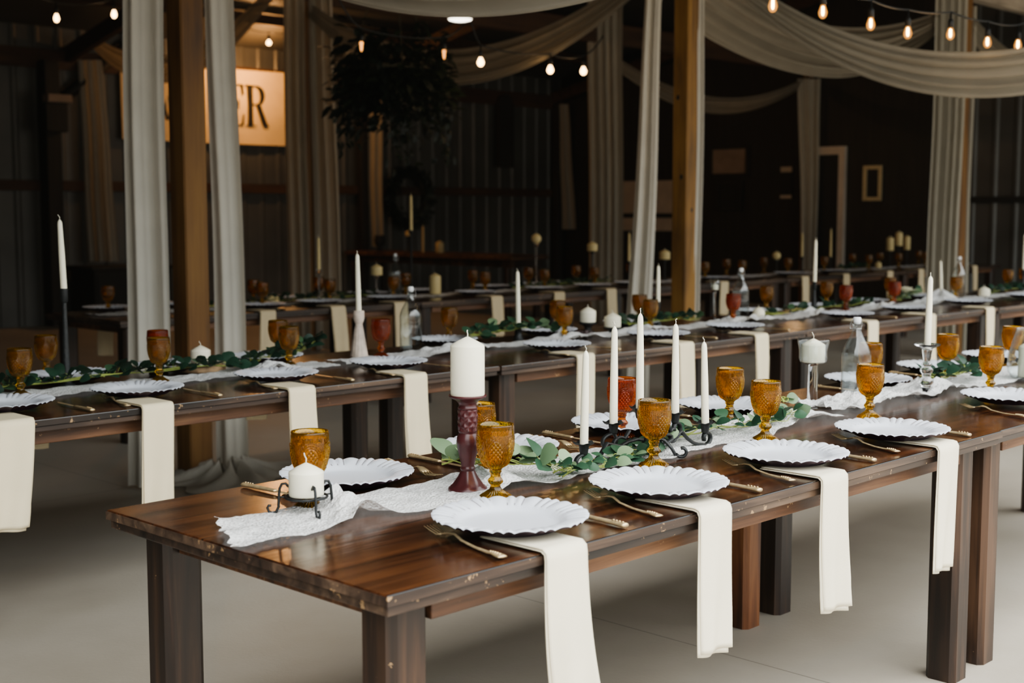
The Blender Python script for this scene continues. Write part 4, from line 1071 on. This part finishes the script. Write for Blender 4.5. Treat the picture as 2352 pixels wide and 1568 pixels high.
candle('taper_candle', 7.97, 2.95, TOP + .075, .0125, .225, 'white taper leaning left from crumpled cloth, middle row right', None, 'taper', (0, -.10), .008, 41)
candle('pillar_candle', 8.59, 2.9, TOP + .010, .046, .072, 'stubby ivory pillar candle at right of the middle row', seed=42)
fl_ = thing('cream_rose', 'cream rose bloom among leaves, middle row right', 'flower', (7.43, 2.95, TOP + .080))
for j in range(3):
    for i in range(6):
        a = i * PI / 3 + j * .5; mb = MB(); mb.col = []
        leafshape(mb, (.012 * math.cos(a), .012 * math.sin(a), 0), (math.cos(a) * (1.1 - .3 * j), math.sin(a) * (1.1 - .3 * j), .5 + .5 * j), (-math.cos(a), -math.sin(a), .7), .068 - .010 * j, .068 - .010 * j, 1.0)
        mb.build('petal', M['flower'], fl_)

# back row candles
def tall_stick(x, y, h, label, r=.011, mt='black'):
    t = thing('slim_candlestick', label, 'candlestick', (x, y, TOP + .004))
    MB().lathe([(0, 0), (.035, 0), (.034, .008), (.012, .018), (r * .8, .05), (r * .8, h - .03)], 18).build('stem', M[mt], t)
    MB().lathe([(r * .8, h - .03), (.018, h - .018), (.022, h - .004), (.021, h), (0, h - .003)], 18).build('candle_cup', M[mt], t); return t
B = 'back row'
for x, y, hs, hc, kind, r, ls, lc, mt in (
    (5.67, 6.35, .512, .285, 'taper', .014, 'very tall dark candlestick before the wreath, back row', 'dim taper high before the wreath, back row', 'black'),
    (4.00, 6.30, .125, .29, 'taper', .013, 'short dark candlestick right of the nearest drapes, back row', 'dim taper just right of the nearest drapes, back row', 'black'),
    (5.18, 6.20, .175, .085, 'pillar', .046, 'slim dark stand under stubby pillar candle, back row left', 'stubby ivory pillar candle on slim stand, back row left', 'clear'),
    (6.98, 6.20, .385, .0, 'ball', .044, 'tall clear stem under the golden ball candle, back row centre', 'golden ball candle on tall clear stem, back row centre', 'clear'),
    (7.78, 6.25, .305, .086, 'pillar', .048, 'dark stem under a pillar candle left of the slanting drape', 'short pillar candle on dark stem left of the slanting drape', 'black'),
    (8.79, 6.20, .205, .095, 'pillar', .052, 'dark stem between slanting drape and golden right post', 'short pillar candle between slanting drape and golden right post', 'black'),
    (10.73, 6.20, .15, .086, 'ball', .045, 'dark stand under a ball candle right of golden post, back row', 'dim ball candle right of the golden right post, back row', 'black'),
    (4.47, 6.00, .245, .235, 'taper', .013, 'clear candlestick before the pair of dim drapes, back row', 'dim taper before the pair of dim drapes, back row', 'clear'),
    (8.37, 6.30, .195, .27, 'taper', .014, 'dark candlestick half behind the slanting drape, back row', 'dim taper half behind the slanting drape, back row', 'black'),
    (11.39, 6.30, .165, .265, 'taper', .014, 'dark candlestick left of the orange-lit drape, back row', 'dim taper left of the orange-lit drape, back row', 'black'),
    (11.99, 6.30, .15, .32, 'taper', .014, 'dark candlestick right of the orange-lit drape, back row', 'dim taper right of the orange-lit drape, back row', 'black'),
    (13.54, 6.40, .186, .175, 'pillar', .046, 'left dark stand of the three pillar candles at right', 'left of three ivory pillar candles on stands at right', 'black'),
    (13.76, 6.40, .241, .18, 'pillar', .046, 'middle dark stand of the three pillar candles at right', 'middle highest of three ivory pillar candles on stands at right', 'black'),
    (13.97, 6.40, .188, .18, 'pillar', .040, 'right dark stand of the three pillar candles at right', 'right of three ivory pillar candles on stands at right', 'black')):
    tall_stick(x, y, hs, ls, mt=mt)
    candle('%s_candle' % kind, x, y, TOP + hs + .003, r, hc, lc, 'dim candles on the back row', kind, seed=int(x * 10))
candle('pillar_candle', 5.70, 6.10, TOP + .014, .046, .165, 'tall yellowish pillar candle standing on the back row left', seed=51)
candle('votive_candle', 12.63, 6.05, TOP + .014, .036, .075, 'little ivory candle before the three pillar candles, back row', seed=52)
candle('votive_candle', 4.12, 6.08, TOP + .03, .045, .05, 'low yellowish candle in leaves, left end of back row', seed=53)
for nm_, x, y, z, r, h, kind, lab in (('taper_candle', 11.42, 12.6, .857, .02, .38, 'taper', 'dim brown taper on the serving table right of wreath'),
                                      ('pillar_candle', 11.42, 12.25, .857, .06, .17, 'pillar', 'amber pillar candle on the serving table right of wreath')):
    candle(nm_, x, y, z, r, h, lab, 'candles on the serving table', kind, seed=61)
t = thing('slim_candlestick', 'dark stand with amber votive on the serving table', 'candlestick', (11.45, 12.95, .857)); MB().lathe([(0, 0), (.05, 0), (.04, .01), (.012, .02), (.012, .20), (.05, .22), (.05, .225), (0, .225)], 18).build('stem', M['black'], t)
candle('votive_candle', 11.45, 12.95, 1.083, .05, .085, 'amber votive candle on dark stand, serving table', 'candles on the serving table', seed=62)
t = thing('dark_urn', 'dark urn standing on left end of the serving table', 'urn', (11.45, 13.6, .857)); MB().lathe([(0, 0), (.05, 0), (.03, .03), (.07, .09), (.085, .16), (.07, .21), (.08, .23), (.07, .225), (0, .2)], 20).build('body', M['black'], t)

# ------------------------------------------------------------------ place settings
# front row, near side
F1 = [(.489, .178), (.988, .176), (1.531, .176), (2.085, .168), (3.02, .225)]
for i, (x, y) in enumerate(F1):
    z = TOP + .0105
    plate(x, y, z, 'white scalloped plate, %s from left along near edge of the front tables' % ORD[i], 'plates on the front tables', .3 + i * 1.3)
for i, (x, drop, tw) in enumerate(((.452, .345, 1.6), (.952, .300, -.3), (1.462, .315, .5), (2.078, .325, -.9))):
    napkin(x, 0.0, drop, 'cream napkin hanging off near edge of the front tables, %s from left' % ORD[i], 'napkins on the front tables', 11 + i, tw)
for i, (a, b_) in enumerate((((.306, .019), (.367, .297)), ((.789, .018), (.868, .297)), ((1.324, .023), (1.425, .300)), ((1.869, .033), (1.985, .308)), ((2.735, .045), (2.835, .315)))):
    fork(*a, *b_, 'gold fork left of the %s plate on near side of the front tables' % ORD[i], 'forks on the front tables')
for i, x in enumerate((.673, 1.175, 1.715, 2.275)):
    knife(x, .016, x + .016, .26, 'gold knife right of the %s plate on near side of the front tables' % ORD[i], 'knives on the front tables')
F2 = [(.566, .815), (1.104, .82), (1.66, .83), (2.20, .835), (3.148, .845), (3.738, .855), (4.33, .85)]
for i, (x, y) in enumerate(F2):
    plate(x, y, TOP + .0035, 'white scalloped plate, %s from left along far edge of the front tables' % ORD[i], 'plates on the front tables', .7 + i)
for i, (x, dx) in enumerate(((.358, .016), (.896, -.006), (1.430, -.02), (1.985, .01), (2.93, 0), (3.52, 0))):
    knife(x, .957, x + dx, .70, 'gold knife left of the %s plate on far side of the front tables' % ORD[i], 'knives on the front tables')
for i, x in enumerate((.775, 1.318, 1.87, 2.41)):
    fork(x + .035, .955, x - .025, .69, 'gold fork right of the %s plate on far side of the front tables' % ORD[i], 'forks on the front tables')
for x, y, tone, l in ((.329, .650, 'amber', 'amber goblet behind the short pillar candle on black wire holder'),
                      (.691, .423, 'amber', 'amber goblet just in front of the burgundy candlestick'),
                      (.897, .690, 'amber', 'amber goblet half hidden behind the burgundy candlestick'),
                      (1.559, .760, 'red', 'deep orange goblet behind the black candelabra'),
                      (1.261, .405, 'amber', 'amber goblet in front of the black candelabra'),
                      (1.993, .679, 'amber', 'amber goblet right of the candelabra, farther of a pair'),
                      (1.798, .417, 'amber', 'amber goblet right of the candelabra, nearer of a pair'),
                      (3.03, .77, 'amber', 'amber goblet partly hidden behind the clear front bottle'),
                      (2.394, .415, 'amber', 'amber goblet in front of the clear swing-top bottle, front tables'),
                      (3.57, .73, 'amber', 'amber goblet right of the crystal candlestick, behind green leaves'),
                      (3.215, .386, 'amber', 'amber goblet in front of leaves, right of crystal candlestick'),
                      (4.11, .70, 'amber', 'amber goblet seen behind the hurricane glass at right edge')):
    goblet(x, y, tone, l, 'goblets on the front tables', 1, rz=x * 3)
# middle row
Y2 = 2.31
N2 = [.51, 1.01, 1.62, 2.20, 3.26, 4.05, 4.74, 5.96, 6.71, 7.63, 8.63]
for i, x in enumerate(N2):
    plate(x, Y2 + .26, TOP + .0105, 'white scalloped plate, %s from left along near edge of the middle row' % ORD[i], 'plates on the middle row', i * 1.1)
for i, (x, drop) in enumerate(((.425, .315), (.93, .325), (1.54, .325), (2.11, .31), (3.16, .315), (3.93, .29), (4.60, .27), (5.79, .25), (6.53, .30), (7.39, .28))):
    napkin(x, Y2, drop, 'cream napkin hanging off near edge of the middle row, %s from left' % ORD[i], 'napkins on the middle row', 31 + i, (-.4, .3, .6, .4, -.8, .2, -.2, 0, .8, -1.0)[i], .12)
for i, x in enumerate(N2[:8]):
    fork(x - .17, Y2 + .03, x - .11, Y2 + .30, 'gold fork left of the %s plate on near side of the middle row' % ORD[i], 'forks on the middle row')
    knife(x + .20, Y2 + .03, x + .205, Y2 + .28, 'gold knife right of the %s plate on near side of the middle row' % ORD[i], 'knives on the middle row')
FAR2 = [1.05, 1.52, 1.97, 3.05, 3.80, 4.52, 5.80, 6.48, 7.18, 7.95]
for i, x in enumerate(FAR2):
    plate(x, Y2 + .825, TOP + .0105, 'white scalloped plate, %s from left along far edge of the middle row' % ORD[i], 'plates on the middle row', i * 1.7)
for i, x in enumerate((.98, 2.05, 3.80, 4.60)):
    napkin(x, Y2 + .966, (.26, .26, .24, .24)[i], 'pale napkin end showing below far side of the middle row, %s from left' % ORD[i], 'napkins on the middle row', 71 + i, 0, .12, side=1, layers=False)
G2N = [(.71, 2.86, 'amber'), (1.28, 2.87, 'amber'), (1.94, 2.92, 'amber'), (2.47, 2.94, 'red'), (3.66, 2.88, 'amber'), (4.40, 2.90, 'amber'), (5.17, 2.88, 'red'), (6.47, 2.88, 'red'), (7.13, 2.88, 'red'), (8.07, 2.88, 'amber')]
for i, (x, y, tn) in enumerate(G2N):
    goblet(x, y, tn, '%s goblet, %s from left among near side goblets of the middle row' % ({'red': 'deep red', 'amber': 'amber'}[tn], ORD[i]), 'goblets on the middle row', 1, rz=x)
G2F = [(1.02, 3.28, 'amber'), (1.45, 3.16, 'red'), (2.10, 3.22, 'amber'), (3.18, 3.24, 'amber'), (3.98, 3.22, 'amber'), (4.70, 3.22, 'amber'), (6.01, 3.2, 'amber'), (6.76, 3.2, 'amber'), (7.62, 3.18, 'amber'), (9.60, 3.16, 'amber'), (9.93, 3.16, 'amber')]
for i, (x, y, tn) in enumerate(G2F):
    goblet(x, y, tn, '%s goblet, %s from left among far side goblets of the middle row' % ({'red': 'deep red', 'amber': 'amber'}[tn], ORD[i]), 'goblets on the middle row', 1, rz=x)
# back row
Y3 = 5.63
for i, x in enumerate((3.89, 4.38, 5.03, 5.94, 6.74, 7.36, 7.90, 9.18, 10.49, 11.35)):
    plate(x, Y3 + .26, TOP + .0105, 'dim white plate, %s from left along near edge of the back row' % ORD[i], 'plates on the back row', i * 1.1)
for i, x in enumerate((3.01, 3.50, 4.47, 5.24, 5.81, 6.62, 7.10, 7.55)):
    plate(x, Y3 + .76, TOP + .0105, 'dim white plate, %s from left along far edge of the back row' % ORD[i], 'plates on the back row', i * 1.3)
for i, x in enumerate((3.75, 4.34, 4.92, 5.91, 6.64, 7.30, 8.96, 10.37, 11.18, 12.12, 12.84, 14.21)):
    napkin(x, Y3, (.30, .295, .30, .28, .28, .28, .28, .26, .26, .26, .27, .27)[i], 'dim cream napkin hanging off near edge of the back row, %s from left' % ORD[i], 'napkins on the back row', 51 + i, .3 * math.sin(i * 2.1), .125)
napkin(3.12, Y3 + .966, .30, 'dim napkin hanging off far side of back row at its left end', 'napkins on the back row', 90, 0, .12, side=1, layers=False)
for i, x in enumerate((3.97, 4.56, 5.17, 6.15, 6.86, 7.51, 9.16, 9.79, 10.63, 11.35, 12.31, 13.00, 13.67)):
    goblet(x, Y3 + .36, 'amber', 'dim amber goblet, %s from left among near side goblets of the back row' % ORD[i], 'goblets on the back row', 0, rz=x)
for i, x in enumerate((2.98, 4.13, 4.72, 5.59, 6.34, 7.02, 7.65, 8.43, 10.0, 10.69, 12.53, 13.17, 14.15)):
    goblet(x, Y3 + .70, 'amber', 'dim amber goblet, %s from left among far side goblets of the back row' % ORD[i], 'goblets on the back row', 0, rz=x)

# ------------------------------------------------------------------ greenery
def sprig(path, nleaf, label, seed, big=.05, mt='leaf', lift=.012, spread=.05, stemmat='stem', pale=0.35, z=TOP, rise=.75):
    """a leafy branch lying along a path on the table"""
    r_ = random.Random(seed); P = [Vector((x, y, z + .012 + (h if h else 0))) for x, y, h in path]
    o0 = Vector((P[0].x, P[0].y, z))
    t = thing('eucalyptus_branch', label, 'greenery', o0, 0, 'eucalyptus branches along the tables')
    seg = []; tot = 0
    for a, b_ in zip(P, P[1:]): seg.append((tot, a, b_)); tot += (b_ - a).length
    def at(s):
        for q, a, b_ in reversed(seg):
            if s >= q: return a.lerp(b_, min(1, (s - q) / (b_ - a).length)), (b_ - a).normalized()
        return P[0], (P[1] - P[0]).normalized()
    st = MB()
    for k_ in range(3):
        pts = []; ph = r_.uniform(0, 6)
        for i in range(28):
            p, d = at(tot * i / 27); n = Vector((-d.y, d.x, 0))
            pts.append(p - o0 + n * (.012 * (k_ - 1) + .010 * math.sin(ph + i * .5)) + Vector((0, 0, .006 * math.sin(ph + i * .7) + .004)))
        st.tube(pts, lambda q: .0022 * (1 - .5 * q), 6)
    lv = MB(); lv.col = []
    for i in range(nleaf):
        s = tot * (i + r_.uniform(-.4, .4)) / nleaf; s = max(0, min(tot, s))
        p, d = at(s); n = Vector((-d.y, d.x, 0)); sd = -1 if i % 2 else 1
        base = p - o0 + n * r_.uniform(-.012, .012) + Vector((0, 0, r_.uniform(0, .018)))
        dirn = (n * sd * r_.uniform(.5, 1.2) + d * r_.uniform(-.5, .9) + Vector((0, 0, r_.uniform(-.05, rise)))).normalized()
        L0 = r_.uniform(.012, spread) * .5; tip = base + dirn * L0
        st.tube([base, base.lerp(tip, .5) + Vector((0, 0, .003)), tip], .0011, 5)
        nr = (Vector((r_.uniform(-.6, .3), r_.uniform(-1.0, .1), r_.uniform(.4, 1.1)))).normalized()
        sz = big * r_.uniform(.65, 1.08)
        if tip.z + dirn.z * sz < .006: dirn.z = .05
        tint = r_.uniform(.78, 1.0) if r_.random() < pale else r_.uniform(0, .6)
        leafshape(lv, tip, dirn, nr, sz, sz * r_.uniform(.72, 1.0), tint, .16, 6, .62)
    st.build('stem', M[stemmat], t); lv.build('leaves', M[mt], t); return t
sprig([(.735, .655, .035), (.80, .60, .035), (.845, .55, .035), (.89, .50, .03), (.93, .455, .02), (.96, .43, .012)], 26, 'pale round-leaved eucalyptus cluster behind the burgundy candlestick', 1, .068, pale=.92, spread=.045)
sprig([(.93, .445, .004), (1.02, .440, .006), (1.10, .440, .008), (1.19, .448, .01), (1.28, .48, .01), (1.40, .53, .01), (1.52, .545, .02)], 62, 'green eucalyptus branch running under the black candelabra', 2, .046, pale=.16, rise=.32)
sprig([(1.55, .56, .01), (1.68, .57, .015), (1.80, .55, .012), (1.92, .52, .01), (2.02, .50, .015), (2.13, .52, .025)], 46, 'eucalyptus branch between candelabra and clear stemmed cup', 3, .046, pale=.28)
sprig([(2.16, .60, .05), (2.20, .615, .05)], 4, 'single pale upright eucalyptus leaf before the stemmed glass cup', 14, .055, pale=1.0)
sprig([(3.16, .62, .03), (3.22, .60, .03), (3.30, .59, .03), (3.45, .60, .03), (3.60, .62, .03)], 40, 'dark green leaf bunch right of the crystal candlestick', 4, .055, 'leafdark', pale=.15, spread=.07)
sprig([(.42, 2.92, .01), (.62, 2.93, .01), (.80, 2.95, .015), (.96, 2.96, .02), (1.12, 2.95, .02), (1.28, 2.97, .02), (1.44, 2.96, .02), (1.62, 2.93, .015), (1.72, 2.93, .01)], 110, 'long dark eucalyptus garland at left of the middle row', 5, .062, 'leafdark', pale=.08, spread=.06)
sprig([(1.80, 3.02, .01), (1.95, 3.05, .02), (2.10, 3.10, .02), (2.22, 3.16, .04), (2.32, 3.22, .07)], 40, 'dark leafy sprig left of the whitewashed candle holder', 6, .064, 'leafdark', pale=.12, spread=.07)
sprig([(3.15, 3.06, .03), (3.30, 3.05, .04), (3.48, 3.02, .05), (3.66, 3.02, .04)], 56, 'green leafy clump at base of the middle row taper', 7, .066, 'leaf', pale=.12, spread=.08)
sprig([(4.30, 2.98, .02), (4.50, 2.98, .03), (4.70, 2.97, .03), (4.92, 2.94, .02)], 56, 'green leafy clump before the golden right post', 8, .062, 'leafdark', pale=.12, spread=.07)
sprig([(5.6, 2.95, .01), (5.9, 2.96, .01), (6.2, 2.98, .015), (6.55, 2.95, .015), (6.9, 2.95, .02)], 44, 'green sprig along the middle row right of the ball candle', 9, .055, 'leafdark', pale=.2)
sprig([(7.30, 2.95, .02), (7.45, 2.97, .04), (7.62, 2.98, .05)], 34, 'leafy sprig round the cream rose, middle row right', 10, .06, 'leaf', pale=.3, spread=.07)
sprig([(8.75, 2.95, .01), (9.1, 2.95, .02), (9.5, 2.97, .02)], 36, 'dark leafy sprig at right edge of the middle row', 11, .06, 'leafdark', pale=.1)
sprig([(3.6, 6.10, .01), (4.1, 6.10, .02), (4.6, 6.10, .02), (5.1, 6.10, .015)], 80, 'dim leafy garland at left of the back row', 12, .065, 'leafdark', pale=.08)
sprig([(6.6, 6.12, .01), (7.2, 6.12, .02), (7.9, 6.12, .02)], 56, 'dim leafy garland at middle of the back row', 13, .065, 'leafdark', pale=.08)
sprig([(11.9, 6.1, .01), (12.2, 6.12, .03), (12.5, 6.12, .02)], 30, 'dim leafy garland right of the orange-lit drape, back row', 15, .065, 'leafdark', pale=.08)

# ------------------------------------------------------------------ light and camera
w = bpy.data.worlds.new('overcast sky'); SC.world = w; w.use_nodes = True
wn = w.node_tree; bgn = wn.nodes['Background']
wtc = N(wn, 'ShaderNodeTexCoord'); wsp = N(wn, 'ShaderNodeSeparateXYZ'); L(wn, wtc.outputs['Generated'], wsp.inputs[0])
# overcast sky: dim near the horizon (trees, buildings), bright overhead
L(wn, ramp(wn, math_(wn, 'MULTIPLY_ADD', wsp.outputs[2], 0.5, 0.5), [(0.49, (0.16, 0.15, 0.13)), (0.53, (0.13, 0.135, 0.125)), (0.60, (0.34, 0.36, 0.36)), (0.72, (0.86, 0.90, 0.90)), (0.95, (1.12, 1.12, 1.09))]), bgn.inputs[0])
bgn.inputs[1].default_value = 5.0
def light(kind, name, loc, energy, col, size=None, rot=None, sizey=None):
    l = bpy.data.lights.new(name, kind); l.energy = energy; l.color = col
    o = bpy.data.objects.new(name, l); COL.objects.link(o); o.location = loc
    if rot: o.rotation_euler = rot
    if kind == 'AREA':
        l.shape = 'RECTANGLE'; l.size = size; l.size_y = sizey or size
    elif size: l.shadow_soft_size = size
    return o
po = light('AREA', 'open_front_portal', ((XL + XR) / 2, -0.5, 1.85), 1, (1, 1, 1), XR - XL + .6, (PI / 2, 0, 0), 3.7)
po.data.cycles.is_portal = True
light('POINT', 'banner_lamp', (9.45, 13.45, 3.42), 60, (1.0, 0.50, 0.19), .05)
light('POINT', 'orange_fill', (14.6, 8.4, 2.3), 5, (1.0, 0.60, 0.30), .1)  # unseen point light added to turn the end wall drape orange
light('POINT', 'warm_fill', (5.6, 7.6, 3.3), 4, (1.0, 0.58, 0.28), .1)  # unseen warm fill points, added from here down for the dim interior
light('POINT', 'warm_fill', (9.6, 7.4, 3.3), 6, (1.0, 0.58, 0.28), .1)
light('POINT', 'warm_fill', (8.6, 11.6, 3.3), 5, (1.0, 0.62, 0.32), .1)
light('POINT', 'warm_fill', (12.4, 3.4, 3.0), 4, (1.0, 0.62, 0.32), .1)

cam = bpy.data.cameras.new('camera'); co = bpy.data.objects.new('camera', cam); COL.objects.link(co)
co.location = (-1.474, -1.739, 1.437)
yaw, pit = math.radians(44.24), math.radians(5.55)
fw = Vector((math.cos(yaw) * math.cos(pit), math.sin(yaw) * math.cos(pit), -math.sin(pit)))
co.rotation_euler = fw.to_track_quat('-Z', 'Y').to_euler()
cam.sensor_width = 36.0; cam.lens = 3066.0 / 2352.0 * 36.0; cam.clip_end = 200; cam.clip_start = .05
cam.dof.use_dof = True; cam.dof.focus_distance = 3.55; cam.dof.aperture_fstop = 3.6
SC.camera = co
SC.view_settings.view_transform = 'AgX'
try: SC.view_settings.look = 'AgX - Medium High Contrast'
except Exception: pass
SC.view_settings.exposure = 0.22
cm = SC.view_settings.curve_mapping; SC.view_settings.use_curve_mapping = True
cm.black_level = (-0.0045, -0.0045, -0.0038); cm.update()     # faded film blacks
SC.cycles.max_bounces = 10; SC.cycles.transmission_bounces = 8; SC.cycles.transparent_max_bounces = 10
SC.cycles.diffuse_bounces = 4; SC.cycles.glossy_bounces = 4
SC.cycles.caustics_reflective = False; SC.cycles.caustics_refractive = False
SC.cycles.sample_clamp_indirect = 6.0
